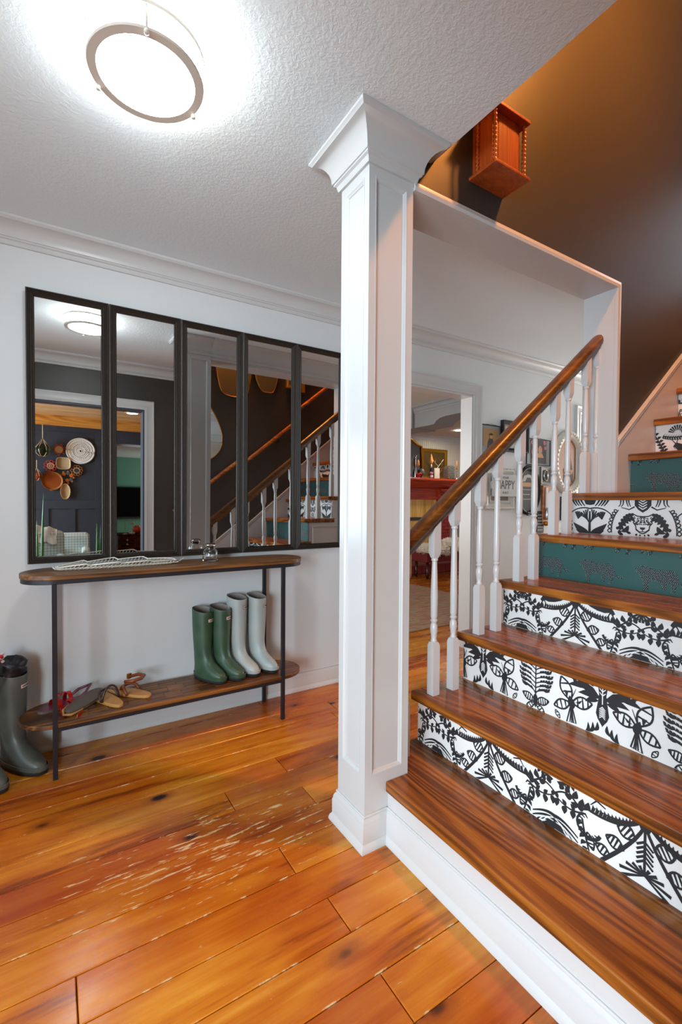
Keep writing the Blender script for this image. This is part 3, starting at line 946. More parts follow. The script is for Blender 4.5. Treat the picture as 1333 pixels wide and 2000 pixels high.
# white stepped stringer on the hallway side, with its little panel
st = [(SX1 + .004, 0.0)]
for k in range(1, 6):
    xa = tx(k) + .03 if k > 1 else SX1 + .004
    st += [(xa, (tz(k - 1) if k > 1 else 0) - (TT if k > 1 else 0)), (xa, tz(k) - TT)]
st += [(tx(6) + .03, tz(5) - TT), (tx(6) + .03, tz(6) - TT), (JX + .02, tz(6) - TT), (JX + .02, 0)]
MB().prism(st[1:] if st[0] == st[1] else st, YS1 - .03, YS1 - .008, 'y').build('stringer', M['trim'], stair)
pm = [(0, 0), (0, .007), (.006, .010), (.014, .004), (.018, 0)]
rings = []
for (xx, zz, sx, sz) in ((2.10, .30, 1, 1), (2.42, .30, -1, 1), (2.42, .97, -1, -1), (2.10, .97, 1, -1), (2.10, .30, 1, 1)):
    rings.append([(xx + sx * a, YS1 - .008 + b, zz + sz * a) for a, b in pm])
MB().loft(rings, False, False).build('panel_moulding', M['trim'], stair, smooth=35)
# skirt boards
def skirt_z(x): return 1.516 + .79 * (x - 2.471)
def skirt(x0, x1, yf, s):
    skirt_z = lambda x: 1.516 + .79 * (x - 2.471) - (.05 if s > 0 else 0)
    a = [(x0, skirt_z(x0)), (x1, skirt_z(x1)), (x1, skirt_z(x1) - .9), (x0, max(0, skirt_z(x0) - .9))]
    if s < 0: a = [(x0, skirt_z(x0)), (x1, skirt_z(x1)), (x1, skirt_z(x1) - .6), (tx(7) + .10, tz(6) + .001), (x0, tz(6) + .001)]
    MB().prism(a, yf, yf + s * .012, 'y').build('skirt_board', M['trim'], stair)
    rr = []
    for x in (x0, x1):
        rr.append([(x, yf + s * o, skirt_z(x) + h) for o, h in ((.0, .004), (.018, .004), (.022, -.004), (.016, -.014), (.018, -.022), (.013, -.042), (.0, -.042))])
    MB().loft(rr).build('skirt_cap', M['trim'], stair, smooth=35)
skirt(JX + .002, 4.6, YS0, -1)
skirt(X1 + .05, 4.6, YF, 1)

# ------------------------------------------------------------------ balustrade
bal = thing('balustrade', 'white turned balusters under a dark stained handrail, on the open side of the stairs', 'railing', (1.8, 1.3775, 0.6))
YB = 1.3775
def railz(x): return 1.061 + .7893 * (x - 1.166)
prof = [(-.012, -.083), (.012, -.083), (.018, -.072), (.020, -.060), (.030, -.050), (.034, -.036), (.032, -.018), (.022, -.004), (.008, .001), (-.008, .001), (-.022, -.004), (-.032, -.018), (-.034, -.036), (-.030, -.050), (-.020, -.060), (-.018, -.072)]
MB().loft([[(x, YB + a, railz(x) + b) for a, b in prof] for x in (SX1 - .002, JX - .012)]).build('handrail', M['rail'], bal, smooth=40)
HS = .0175
def baluster(xc, zb, idx):
    zt = railz(xc) - .075
    s = HS
    m = MB()
    # lower square block, chamfered shoulder
    m.loft([[(xc + a * q, YB + b * q, z) for a, b in ((-1, -1), (1, -1), (1, 1), (-1, 1))] for q, z in ((s, zb), (s, zb + .20), (s * .72, zb + .214))])
    H = zt - zb
    top = zt - (.085 if idx % 2 == 0 else .125)
    pr = [(.0115, .212), (.014, .218), (.0105, .226), (.0125, .245), (.0155, .262), (.0145, .280), (.0095, .292), (.0140, .297), (.0150, .302), (.0110, .308), (.0128, .312), (.0140, .318), (.0150, .40)]
    pr = [(r, zb + z) for r, z in pr] + [(.0125, zb + H * .7), (.0105, top - .03), (.0100, top - .022), (.0135, top - .018), (.0135, top - .012), (.0105, top - .006)]
    m.lathe(pr, (xc, YB, 0), 14)
    m.loft([[(xc + a * q, YB + b * q, z + (a * .7893 * q if i == 3 else 0)) for a, b in ((-1, -1), (1, -1), (1, 1), (-1, 1))] for i, (q, z) in enumerate(((s * .62, top - .008), (s, top + .014), (s, top + .02), (s, zt + .004)))])
    m.build('baluster', M['trim'], bal, smooth=35)
i = 0
for k in range(1, 7):
    for dx in (.053, .1625):
        if k == 1 and dx < .1: continue
        if k == 6 and dx > .1 and False: continue
        baluster(tx(k) + dx - (.008 if k == 6 and dx > .1 else 0), tz(k), i); i += 1

# wall handrail on the dark front wall (seen in the mirrors)
wr = thing('wall_handrail', 'thin oak handrail fixed to the dark wall beside the stairs', 'handrail', (2.2, .33, 2.0))
def wrz(x): return 1.385 + .79 * (x - 1.50)
MB().tube([(1.05, .32, wrz(1.05)), (2.6, .32, wrz(2.6)), (4.4, .32, wrz(4.4))], .021, 10).build('rail', M['oak'], wr, smooth=True)
for x in (1.25, 2.2, 3.3, 4.2):
    MB().tube([(x, YF, wrz(x) - .07), (x, .31, wrz(x) - .06), (x, .32, wrz(x) - .015)], .006, 6).build('bracket', M['black_metal'], wr, smooth=True)

# ------------------------------------------------------------------ five leaning mirrors on the back wall
MX = [-0.093, 0.249, 0.594, 0.939, 1.284, 1.629]
MZ0, MZ1 = 0.893, 2.156
TILT = [(.0119, 0), (.0119, 0), (.008, .004), (.007, .001), (.004, .010)]
YAW = [0, 0, 0, 0, .019]
BOW = [0, 0, .004, -.016, -.006]   # slight bow of the thin mirror panes
FP = [(0, 0), (0, .022), (.005, .024), (.008, .018), (.012, .022), (.016, .016), (.020, .021), (.025, .014), (.029, .018), (.034, .008), (.038, .006), (.038, 0)]
words = ['leftmost of the five', 'second from the left of the five', 'middle one of the five', 'second from the right of the five', 'rightmost of the five']
seen = ['reflecting the ceiling light and woven wall baskets', 'reflecting the white door casing', 'reflecting the white column', 'reflecting the dark wall and two handrails', 'reflecting the balusters and patterned risers']
for i in range(5):
    x0, x1 = MX[i] + .001, MX[i + 1] - .001
    t = thing('wall_mirror', 'dark-framed mirror, %s, %s' % (words[i], seen[i]), 'mirror', ((x0 + x1) / 2, W - .006, MZ0), 'tall framed mirrors above the console table')
    w2, h = (x1 - x0) / 2, MZ1 - MZ0
    rings = []
    for (u, v, su, sv) in ((-w2, 0, 1, 1), (w2, 0, -1, 1), (w2, h, -1, -1), (-w2, h, 1, -1), (-w2, 0, 1, 1)):
        rings.append([(u + su * a, -b, v + sv * a) for a, b in FP])
    MB().loft(rings, False, False).build('frame', M['frame'], t, local=True, smooth=20)
    MB().box(-w2 + .004, w2 - .004, -.004, 0, .004, h - .004).build('backing', M['black'], t, local=True)
    gl = []
    ng = 16
    for j in range(ng + 1):
        v = .034 + (h - .068) * j / ng
        q = (v - h) ** 2 / (2 * h) - h / 2
        yy = -.011 + BOW[i] * (q + h / 2)
        gl.append([(-w2 + .034, yy - YAW[i] * (w2 - .034), v), (w2 - .034, yy + YAW[i] * (w2 - .034), v)])
    MB().loft(gl, False, False, closed=False).build('glass', M['mirror'], t, local=True, smooth=True)
    al, be = TILT[i]
    t.rotation_euler = (al, 0, be)
    t.location = ((x0 + x1) / 2, W - .006 - al * 0.0, MZ0)

# ------------------------------------------------------------------ console table
def stadium(x0, x1, y0, y1, n=20):
    r = (y1 - y0) / 2; cy = (y0 + y1) / 2; p = []
    for i in range(n + 1): a = -PI / 2 + PI * i / n; p.append((x1 - r + r * math.cos(a), cy + r * math.sin(a)))
    for i in range(n + 1): a = PI / 2 + PI * i / n; p.append((x0 + r + r * math.cos(a), cy + r * math.sin(a)))
    return p
tb = thing('console_table', 'narrow rounded-end console table of worn wood on black metal legs, under the mirrors', 'table', (.54, 2.43, 0))
MB().prism(stadium(-.118, 1.232, 2.29, 2.57), .851, .873).build('table_top', M['table_wood'], tb, bevel=.003, smooth=30)
MB().prism(stadium(-.114, 1.228, 2.294, 2.566), .832, .851).build('top_band', M['black_metal'], tb, smooth=30)
MB().prism(stadium(-.124, 1.226, 2.29, 2.57), .218, .237).build('shelf', M['shelf_wood'], tb, bevel=.003, smooth=30)
MB().box(.02, 1.06, 2.288, 2.300, .205, .220).box(.02, 1.06, 2.555, 2.57, .205, .220).build('shelf_rail', M['black_metal'], tb)
for x in (.002, 1.062):
    for y in (2.287, 2.551):
        MB().box(x, x + .019, y, y + .019, 0, .834).build('leg', M['black_metal'], tb, bevel=.001)

# parquet blocks let into the shelf
random.seed(9)
for i in range(12):
    for j in range(3):
        xa = .06 + i * .082 + (j % 2) * .03; ya = 2.318 + j * .078
        MB().cbox(xa, xa + .078, ya, ya + .074, .2365, .2375, .0004).build('inlay_block', M['shelf_wood'] if (i + j) % 3 else M['table_wood'], tb)

# ------------------------------------------------------------------ rubber boots
def boot(name, label, group, matr, H=.40, foot=.17, sc=1.0, label_ang=-55, strap=False):
    t = thing(name, label, 'boot', (0, 0, 0), group)
    # horizontal slices: z, back, front, half width; forward is -y
    sl = [(.012, -.058, foot, .041), (.03, -.062, foot + .004, .045), (.05, -.061, foot - .006, .044), (.066, -.058, foot - .035, .042), (.083, -.056, foot - .072, .040), (.103, -.055, foot - .098, .039), (.128, -.054, .060, .040), (.165, -.054, .053, .0425),
          (.22, -.057, .055, .047), (.30, -.061, .059, .052), (H - .012, -.062, .060, .053), (H, -.063, .061, .054)]
    rings = []
    n = 20
    def ring(z, bk, fr, hw, shrink=0):
        out = []
        for j in range(n):
            a = 2 * PI * j / n
            c, s = math.cos(a), math.sin(a)
            yy = (bk + fr) / 2 + (fr - bk) / 2 * c
            ww = hw * (abs(s) ** .8) * (1 if s >= 0 else -1)
            if fr - bk > .15: ww *= 1 - .10 * max(0, -c) + .06 * max(0, c)
            zz = z
            if z > H - .03: zz = z - .012 * c
            out.append((ww * (1 - shrink), -(yy), zz))
        return out
    for q in sl: rings.append(ring(*q))
    rings.append(ring(H + .002, -.060, .058, .051)); rings.append(ring(H - .03, -.059, .057, .050)); rings.append(ring(H - .10, -.057, .055, .048))
    mb = MB().loft(rings[:13], True, False)
    o = mb.build('upper', matr, t, smooth=True, sub=1)
    MB().loft(rings[12:], False, True).build('lining', M['lining'], t, smooth=True)
    so = MB().loft([ring(0, -.056, foot - .004, .040), ring(.004, -.060, foot + .003, .045), ring(.018, -.064, foot + .007, .048), ring(.022, -.062, foot + .004, .046)])
    so.build('sole', M['sole'], t, smooth=40)
    # foxing band, seam round the ankle
    MB().loft([ring(.020, -.0635, foot + .006, .0468), ring(.034, -.0645, foot + .007, .0475), ring(.036, -.062, foot + .004, .0455)], False, False).build('foxing', matr, t, smooth=40)
    # name label wrapped on the shaft
    def lab(z0, z1, a0, a1, off):
        rr = []
        for z in (z0, z1):
            row = []
            for j in range(7):
                a = math.radians(a0 + (a1 - a0) * j / 6)
                row.append(((.0535 + off) * math.sin(a), .001 - (.0605 + off) * math.cos(a), z))
            rr.append(row)
        return MB().loft(rr, False, False, closed=False)
    zl = H - .062
    e = lab(zl - .003, zl + .017, label_ang - 26, label_ang + 26, .0008).build('label', M['label_red'], t, smooth=True)
    lab(zl - .0005, zl + .0145, label_ang - 24, label_ang + 24, .0014).build('label_panel', M['label_white'], e, smooth=True)
    f = MB()
    word = 'HUNTER'
    G = {'H': [((0, 0), (0, 1)), ((1, 0), (1, 1)), ((0, .5), (1, .5))], 'U': [((0, 1), (0, 0)), ((0, 0), (1, 0)), ((1, 0), (1, 1))], 'N': [((0, 0), (0, 1)), ((0, 1), (1, 0)), ((1, 0), (1, 1))], 'T': [((.5, 0), (.5, 1)), ((0, 1), (1, 1))], 'E': [((0, 0), (0, 1)), ((0, 0), (1, 0)), ((0, .5), (.8, .5)), ((0, 1), (1, 1))], 'R': [((0, 0), (0, 1)), ((0, 1), (1, 1)), ((1, 1), (1, .5)), ((0, .5), (1, .5)), ((.4, .5), (1, 0))]}
    for ci, ch in enumerate(word):
        for (p, q) in G[ch]:
            pts = []
            for (u, v) in (p, q):
                a = math.radians(label_ang - 19 + (ci * 6.4 + u * 4.4)); z = zl + .0035 + v * .007
                pts.append(((.0535 + .0019) * math.sin(a), .001 - (.0605 + .0019) * math.cos(a), z))
            f.tube(pts, .0006, 4)
    f.build('lettering', M['black'], e)['kind'] = 'stuff'
    if strap:
        MB().tube([(-.050, .02, H - .07), (-.058, .012, H - .075), (-.061, .004, H - .08)], .006, 6).build('strap', matr, t)
        MB().box(-.066, -.058, -.002, .012, H - .092, H - .066).build('buckle', M['silver'], t)
    return t
ZS = .2375
def place(t, x, y, z, rz, s=1.0):
    t.location = (x, y, z); t.rotation_euler = (0, 0, rz); t.scale = (s, s, s); ORG[t.name] = Vector((x, y, z)); return t
b1 = place(boot('rubber_boot', 'left dark green rubber boot of the pair standing on the console shelf', 'green rubber boots', M['rub_green'], .385, .17, label_ang=10), .692, 2.496, ZS, .46, .96)
b2 = dup(b1, (.785, 2.488, ZS), .50, 'right dark green rubber boot of the pair, beside the pale grey boots', (.97, .97, .97))
b3 = place(boot('rubber_boot', 'left pale grey rubber boot with a side buckle, next to the green boots', 'pale grey rubber boots', M['rub_pale'], .43, .17, label_ang=18, strap=True), .884, 2.505, ZS, .42, .97)
b4 = place(boot('rubber_boot', 'right pale grey rubber boot, nearest the right legs of the console table', 'pale grey rubber boots', M['rub_pale'], .425, .17, label_ang=28), 1.000, 2.505, ZS, .36, .97)
b5 = place(boot('rubber_boot', 'dark grey rubber boot on the floor with a black bag stuffed in its top', 'dark grey rubber boots', M['rub_grey'], .41, .19, label_ang=20), -.150, 2.515, 0.0, .66, 1.03)
b6 = dup(b5, (-.275, 2.455, 0.0), .58, 'dark grey rubber boot on the floor, cut off by the left edge of the photo')
# black bag rolled into the boot
bg = MB()
random.seed(4)
rings = []
for i in range(9):
    t_ = i / 8; z = .395 + .085 * t_
    ring = []
    for j in range(18):
        a = 2 * PI * j / 18
        r = (.046 + .008 * math.sin(t_ * PI)) * (1 + .12 * math.sin(3 * a + i * 1.3) + random.uniform(-.06, .06)) * (1 if i < 7 else .8 if i == 7 else .35)
        ring.append((-.145 + r * math.cos(a), 2.478 + r * math.sin(a), z + .010 * math.sin(2 * a + i)))
    rings.append(ring)
solo('folded_bag', MB().loft([[(x_ - .005, y_ + .035, z_ + .01) for x_, y_, z_ in r_i_] for r_i_ in rings]), M['cloth_black'], 'crumpled black nylon bag rolled up inside the dark grey rubber boot', 'bag', smooth=True)
# dried flowers standing in the cut-off boot
fb = thing('dried_flowers', 'red and white dried flower stems standing in the boot at the left edge', 'flowers', (-.245, 2.45, .38))
M['petal_red'] = mat_base('red_petals', '#c0182c', 0.6); M['petal_white'] = mat_base('white_petals', '#e6dfd2', 0.7)
random.seed(6)
for i in range(9):
    a = random.uniform(0, 2 * PI); rr = random.uniform(.02, .055)
    tip = (-.245 + rr * math.cos(a) + .02, 2.45 + rr * math.sin(a), random.uniform(.43, .52))
    MB().tube([(-.245 + .2 * rr * math.cos(a), 2.45 + .2 * rr * math.sin(a), .30), tip], .002, 5).build('stem', M['tan'], fb)
    f = MB()
    for q in range(6): f.sphere((tip[0] + random.uniform(-.012, .012), tip[1] + random.uniform(-.012, .012), tip[2] + random.uniform(-.03, .012)), .007, n=7, m=5)
    f.build('blossom', M['petal_white'] if i % 4 == 0 else M['petal_red'], fb, smooth=True)

# ------------------------------------------------------------------ sandals on the shelf
def sole_outline(Lh, w):
    # toe at +u, heel at -u
    pts = []
    for j in range(40):
        a = 2 * PI * j / 40; c, s = math.cos(a), math.sin(a)
        wid = w * (.90 + .16 * c)
        pts.append((Lh * math.copysign(abs(c) ** .85, c), wid * math.copysign(abs(s) ** .72, s)))
    return pts
def band(t, name, mat, pts_c, wd, th=.003):
    # a strap: list of centre points; width lies along local u
    rings = []
    n = len(pts_c)
    for i, p in enumerate(pts_c):
        p = Vector(p)
        a = Vector(pts_c[max(i - 1, 0)]); b = Vector(pts_c[min(i + 1, n - 1)])
        d = (b - a).normalized(); u = Vector((1, .12, 0)); nrm = d.cross(u).normalized()
        rings.append([p - u * wd / 2, p + u * wd / 2, p + u * wd / 2 + nrm * th, p - u * wd / 2 + nrm * th])
    return MB().loft(rings).build(name, mat, t, smooth=35, local=True)
def arch(u, w, h, n=8, dx=0.0):
    return [(u + dx * math.sin(PI * i / n), -w * math.cos(PI * i / n), .010 + h * math.sin(PI * i / n)) for i in range(n + 1)]
r1 = thing('sandal', 'red strappy leather sandal lying upright at the left end of the console shelf', 'sandal', (.055, 2.485, ZS), 'red leather sandals', (0, 0, PI + .42))
MB().prism(sole_outline(.118, .038), 0, .012).build('sole', M['taupe'], r1, local=True, bevel=.003)
MB().prism([(x * .93, y * .90) for x, y in sole_outline(.118, .038)], .012, .0145).build('footbed', M['wine'], r1, local=True)
band(r1, 'toe_strap', M['red_leather'], arch(.045, .037, .038), .030)
band(r1, 'instep_strap', M['red_leather'], arch(-.010, .036, .052), .018)
MB().tube([(-.03, -.035, .02), (-.075, -.032, .045), (-.115, 0, .062), (-.075, .032, .045), (-.03, .035, .02)], .0065, 6).build('heel_strap', M['wine'], r1, local=True, smooth=True)
for u in (-.004, .018):
    MB().lathe([(.004, 0), (.012, .001), (.012, .004), (.004, .005)], (u, -.030 + u * .2, .048), 14).build('buckle', M['red_leather'], r1, local=True, smooth=True)
r2 = thing('sandal', 'red sandal tipped over with its brown sole up, in front of its pair', 'sandal', (.130, 2.425, ZS + .018), 'red leather sandals', (.20, -.06, .80))
MB().prism(sole_outline(.112, .040), .006, .018).build('sole', M['taupe'], r2, local=True, bevel=.003)
MB().prism([(x * .96, y * .94) for x, y in sole_outline(.112, .040)], .002, .006).build('footbed', M['tan'], r2, local=True)
band(r2, 'toe_strap', M['red_leather'], [(-.085, -.045, .012), (-.092, -.050, .0), (-.100, -.030, -.010), (-.100, 0, -.012), (-.092, .03, -.002), (-.085, .040, .010)], .034)
band(r2, 'instep_strap', M['red_leather'], [(-.03, .036, .012), (-.034, .050, .020), (-.040, .062, .016), (-.03, .050, .002)], .024)
MB().tube([(-.05, -.03, .006), (-.10, -.016, -.002), (-.118, .006, .0), (-.098, .028, .004), (-.06, .034, .008)], .006, 6).build('heel_strap', M['tan'], r2, local=True, smooth=True)
r3 = thing('sandal', 'tan thong sandal with a dark loop strap, left of the buckled one', 'sandal', (.222, 2.44, ZS), 'tan thong sandals', (0, 0, 1.98))
MB().prism(sole_outline(.112, .037), 0, .014).build('sole', M['tan'], r3, local=True, bevel=.003)
MB().tube(bez((.055, 0, .012), (.03, .0, .06), (.0, -.045, .055), (-.02, -.037, .010), 10), .0045, 6).build('thong_strap', M['dark_leather'], r3, local=True, smooth=True)
MB().tube(bez((.055, 0, .012), (.03, .0, .06), (.0, .045, .055), (-.02, .037, .010), 10), .0045, 6).build('thong_strap', M['dark_leather'], r3, local=True, smooth=True)
MB().tube(bez((-.03, -.037, .012), (-.03, -.03, .095), (-.03, .03, .095), (-.03, .037, .012), 12), .0045, 6).build('loop_strap', M['dark_leather'], r3, local=True, smooth=True)
r4 = thing('sandal', 'tan thong sandal with a brown buckled ankle strap, nearest the boots', 'sandal', (.325, 2.468, ZS), 'tan thong sandals', (0, 0, 2.28))
r3.scale = r4.scale = (1.1, 1.1, 1.1)
MB().prism(sole_outline(.112, .039), 0, .013).build('sole', M['tan'], r4, local=True, bevel=.003)
MB().tube(bez((.05, 0, .012), (.03, .0, .05), (.0, -.045, .05), (-.02, -.037, .010), 10), .007, 6).build('thong_strap', M['brown_leather'], r4, local=True, smooth=True)
MB().tube(bez((.05, 0, .012), (.03, .0, .05), (.0, .045, .05), (-.02, .037, .010), 10), .007, 6).build('thong_strap', M['brown_leather'], r4, local=True, smooth=True)
MB().tube([(.03, -.03, .065), (-.01, -.045, .075), (-.05, -.035, .078), (-.065, 0, .08), (-.05, .035, .078), (-.01, .04, .072)], .0075, 6).build('ankle_strap', M['brown_leather'], r4, local=True, smooth=True)
MB().box(.024, .036, -.040, -.022, .056, .078).build('buckle', M['gold'], r4, local=True)

# ------------------------------------------------------------------ wire leaf tray and jar
tr = thing('wire_tray', 'leaf-shaped silver wire tray lying on the console table', 'tray', (.28, 2.42, .873))
TZ = .875
def leaf_half(t, s):
    wv = .100 * math.sin(PI * min(1, t * .98 + .01)) ** .55
    return wv * s
edge = {1: [], -1: []}
for s in (1, -1):
    for i in range(33):
        t_ = i / 32
        lob = (t_ * 4) % 1
        y = leaf_half(t_, s) * (0.82 + .20 * lob)
        edge[s].append((.015 + .53 * t_, 2.42 + y, TZ + .010 + .020 * abs(y) / .1 + .006 * lob))
    MB().tube(edge[s], .0033, 6).build('rim_wire', M['wire'], tr, smooth=True)
MB().tube([(.005, 2.42, TZ + .018)] + [(.015 + .53 * i / 8, 2.42, TZ + .004 + .010 * (i / 8 - .5) ** 2) for i in range(9)] + [(.575, 2.42, TZ + .026)], .003, 6).build('midrib', M['wire'], tr, smooth=True)
for s in (1, -1):
    for i in range(2, 32):
        p = edge[s][i]; q = (max(.02, p[0] - .045), 2.42, TZ + .005)
        mid = ((p[0] + q[0]) / 2, (p[1] + q[1]) / 2, TZ + .004)
        MB().tube([q, mid, p], .0014, 5).build('rib_wire', M['wire'], tr)
jr = thing('glass_jar', 'small clear glass jar with a stopper on the console table', 'jar', (.715, 2.44, .873))
MB().lathe([(.030, .8735), (.038, .876), (.040, .885), (.040, .915), (.037, .928), (.026, .938), (.025, .946), (.028, .950), (.026, .953), (.0235, .946), (.0235, .936), (.034, .926), (.037, .914), (.037, .886), (.034, .879), (.001, .878)], (.715, 2.44, 0), 24).build('body', M['glass'], jr, smooth=40)
MB().lathe([(.021, .944), (.022, .954), (.029, .957), (.029, .963), (.022, .967), (.001, .968)], (.715, 2.44, 0), 20).build('lid', M['glass'], jr, smooth=40)
MB().lathe([(.0225, .940), (.0225, .951)], (.715, 2.44, 0), 16).build('stopper_ring', M['tan'], jr, smooth=True)

# ------------------------------------------------------------------ ceiling light
LX, LY = .235, 1.405
cl = thing('ceiling_light', 'round white flush ceiling light with two brushed nickel rings', 'light', (LX, LY, CZ))
MB().lathe([(.128, CZ - .001), (.128, CZ - .020), (.130, CZ - .050), (.130, CZ - .066)], (LX, LY, 0), 48, False, False).build('glass_drum', M['lamp'], cl, smooth=30)
MB().lathe([(.131, CZ - .066), (.127, CZ - .074), (.10, CZ - .080), (.05, CZ - .084), (.001, CZ - .085)], (LX, LY, 0), 48, False, True).build('diffuser', M['lamp'], cl, smooth=True)
def hoop(name, r0, r1, z0, z1):
    MB().lathe([(r0, z0), (r1, z0), (r1 + .002, (z0 + z1) / 2), (r1, z1), (r0, z1), (r0, z0)], (LX, LY, 0), 56, False, False).build(name, M['nickel'], cl, smooth=35)
hoop('upper_ring', .146, .153, CZ - .018, CZ - .006)
hoop('lower_ring', .127, .149, CZ - .079, CZ - .070)
for k in range(3):
    a = math.radians(20 + 120 * k)
    c = (LX + .148 * math.cos(a), LY + .148 * math.sin(a))
    MB().lathe([(.003, CZ - .075), (.003, CZ - .01)], (c[0], c[1], 0), 8).build('post', M['nickel'], cl, smooth=True)
    MB().lathe([(.003, CZ - .090), (.006, CZ - .089), (.006, CZ - .081), (.004, CZ - .078)], (c[0], c[1], 0), 10).build('finial', M['nickel'], cl, smooth=True)

# ------------------------------------------------------------------ little cabinet on the stairwell wall
cb = thing('wall_cabinet', 'small reddish wooden wall cabinet with rope-twist posts, high on the stairwell wall', 'cabinet', (1.475, 1.28, 2.44))
cx0, cx1, cy0, cz0, cz1 = 1.372, 1.570, 1.150, 2.428, 2.655
MB().cbox(cx0, cx1, cy0, YS0 - .001, cz0, cz0 + .014, .003).build('base_board', M['cabinet'], cb, bevel=.002)
MB().box(cx0 + .02, cx1 - .02, cy0 + .02, YS0 - .001, cz0 + .014, cz0 + .02).build('plinth', M['cabinet'], cb)
MB().cbox(cx0, cx1, cy0, YS0 - .001, cz1 - .014, cz1, .003).build('top_board', M['cabinet'], cb, bevel=.002)
MB().box(cx0 + .022, cx0 + .032, cy0 + .035, YS0 - .001, cz0 + .014, cz1 - .014).build('side_panel', M['cabinet'], cb)
MB().box(cx1 - .032, cx1 - .022, cy0 + .035, YS0 - .001, cz0 + .014, cz1 - .014).build('side_panel', M['cabinet'], cb)
MB().box(cx0 + .045, cx1 - .045, cy0 + .026, cy0 + .036, cz0 + .016, cz1 - .016).build('door_panel', M['cabinet'], cb, bevel=.002)
MB().box(cx0 + .034, cx0 + .044, cy0 + .028, cy0 + .036, cz0 + .014, cz1 - .014).box(cx1 - .044, cx1 - .034, cy0 + .028, cy0 + .036, cz0 + .014, cz1 - .014).build('stile', M['cabinet'], cb)
for x in (cx0 + .016, cx1 - .016):
    for y in (cy0 + .018, YS0 - .03):
        m = MB()
        rings = []
        for i in range(50):
            z = cz0 + .014 + (cz1 - cz0 - .028) * i / 49
            rings.append([(x + (.0065 + .0022 * math.cos(2 * (2 * PI * j / 12 - i * .8))) * math.cos(2 * PI * j / 12), y + (.0065 + .0022 * math.cos(2 * (2 * PI * j / 12 - i * .8))) * math.sin(2 * PI * j / 12), z) for j in range(12)])
        m.loft(rings).build('twist_post', M['cabinet'], cb, smooth=True)

# ------------------------------------------------------------------ gallery wall
def frame_rect(t, x0, x1, z0, z1, wd, th, mat, y=W, name='frame'):
    mb = MB()
    pr = [(0, 0), (0, th), (wd * .3, th), (wd * .5, th * .8), (wd, th * .55), (wd, 0)]
    rings = []
    for (x, z, sx, sz) in ((x0, z0, 1, 1), (x1, z0, -1, 1), (x1, z1, -1, -1), (x0, z1, 1, -1), (x0, z0, 1, 1)):
        rings.append([(x + sx * a, y - b, z + sz * a) for a, b in pr])
    return mb.loft(rings, False, False).build(name, mat, t, smooth=30)
def plate(t, name, x0, x1, z0, z1, y, mat, th=.004):
    return MB().box(x0, x1, y - th, y, z0, z1).build(name, mat, t)
M['photo_blue'] = paint('photo_backdrop', '#8d8f90', 0.4, .2, 0); M['photo_tan'] = paint('photo_sunset', '#b98a4a', 0.4, .3, 0)
M['skin'] = mat_base('portrait_skin', '#b88466', 0.6); M['photo_dark'] = mat_base('portrait_dark', '#2a2622', 0.6)
M['pink'] = mat_base('portrait_pink', '#b0606a', 0.6); M['mount'] = mat_base('mount_board', '#c8c4bb', 0.7)
M['ivory'] = paint('ivory_carved_frame', '#d2ccc0', 0.5, .1, .2, 60)
M['orange_photo'] = paint('warm_portrait', '#b06a2a', 0.4, .3, 0)
M['tarnish'] = paint('tarnished_silver', '#77736a', 0.4, .3, .3, 90)
def blob(t, name, mat, pts, y):
    MB().prism(pts, y - .0012, y, 'y').build(name, mat, t)
g1 = thing('picture_frame', 'thin black hanging frame with a graduate in cap and gown, beside the doorway', 'picture', (3.075, W, 1.57))
frame_rect(g1, 2.962, 3.192, 1.572, 1.832, .007, .012, M['black_metal'])
plate(g1, 'mat_board', 2.966, 3.188, 1.576, 1.828, W - .002, M['photo_blue'])
plate(g1, 'photo', 2.99, 3.165, 1.66, 1.80, W - .006, M['photo_tan'], .001)
blob(g1, 'figure', M['photo_dark'], [(3.04, 1.60), (3.12, 1.60), (3.115, 1.69), (3.10, 1.72), (3.06, 1.72), (3.045, 1.69)], W - .0075)
blob(g1, 'face', M['skin'], circle(3.08, 1.735, .014, 12, .018), W - .0085)
blob(g1, 'cap', M['black'], [(3.052, 1.755), (3.08, 1.745), (3.108, 1.755), (3.08, 1.766)], W - .009)
MB().tube([(2.97, W - .01, 1.828), (3.075, W - .012, 1.838), (3.184, W - .01, 1.828)], .0015, 5).build('hanging_wire', M['black_metal'], g1)
g2 = thing('picture_frame', 'deep black shadow-box frame with a white mount, behind the handrail', 'picture', (3.37, W, 1.62))
frame_rect(g2, 3.205, 3.545, 1.625, 1.885, .032, .035, M['black'])
plate(g2, 'mount', 3.235, 3.515, 1.70, 1.855, W - .005, M['mount'])
frame_rect(g2, 3.245, 3.505, 1.71, 1.845, .004, .008, M['gold'], W - .008, 'slip')
MB().box(3.345, 3.385, W - .037, W - .030, 1.635, 1.675).build('plaque', M['gold'], g2)
g3 = thing('picture_frame', 'thin black hanging frame with a portrait among pink flowers', 'picture', (3.72, W, 1.53))
frame_rect(g3, 3.547, 3.888, 1.530, 1.765, .007, .012, M['black_metal'])
plate(g3, 'mat_board', 3.551, 3.884, 1.534, 1.761, W - .002, M['photo_blue'])
plate(g3, 'photo', 3.60, 3.83, 1.545, 1.755, W - .006, M['photo_dark'], .001)
random.seed(2)
for (x, z, r) in ((3.62, 1.73, .02), (3.655, 1.71, .018), (3.80, 1.735, .022), (3.81, 1.69, .018), (3.63, 1.645, .022), (3.64, 1.60, .018)):
    blob(g3, 'flower', M['pink'], circle(x, z, r, 9), W - .0075)
blob(g3, 'face', M['skin'], circle(3.735, 1.67, .030, 14, .036), W - .0085)
blob(g3, 'figure', M['tan'], [(3.68, 1.60), (3.79, 1.60), (3.765, 1.64), (3.705, 1.64)], W - .0078)
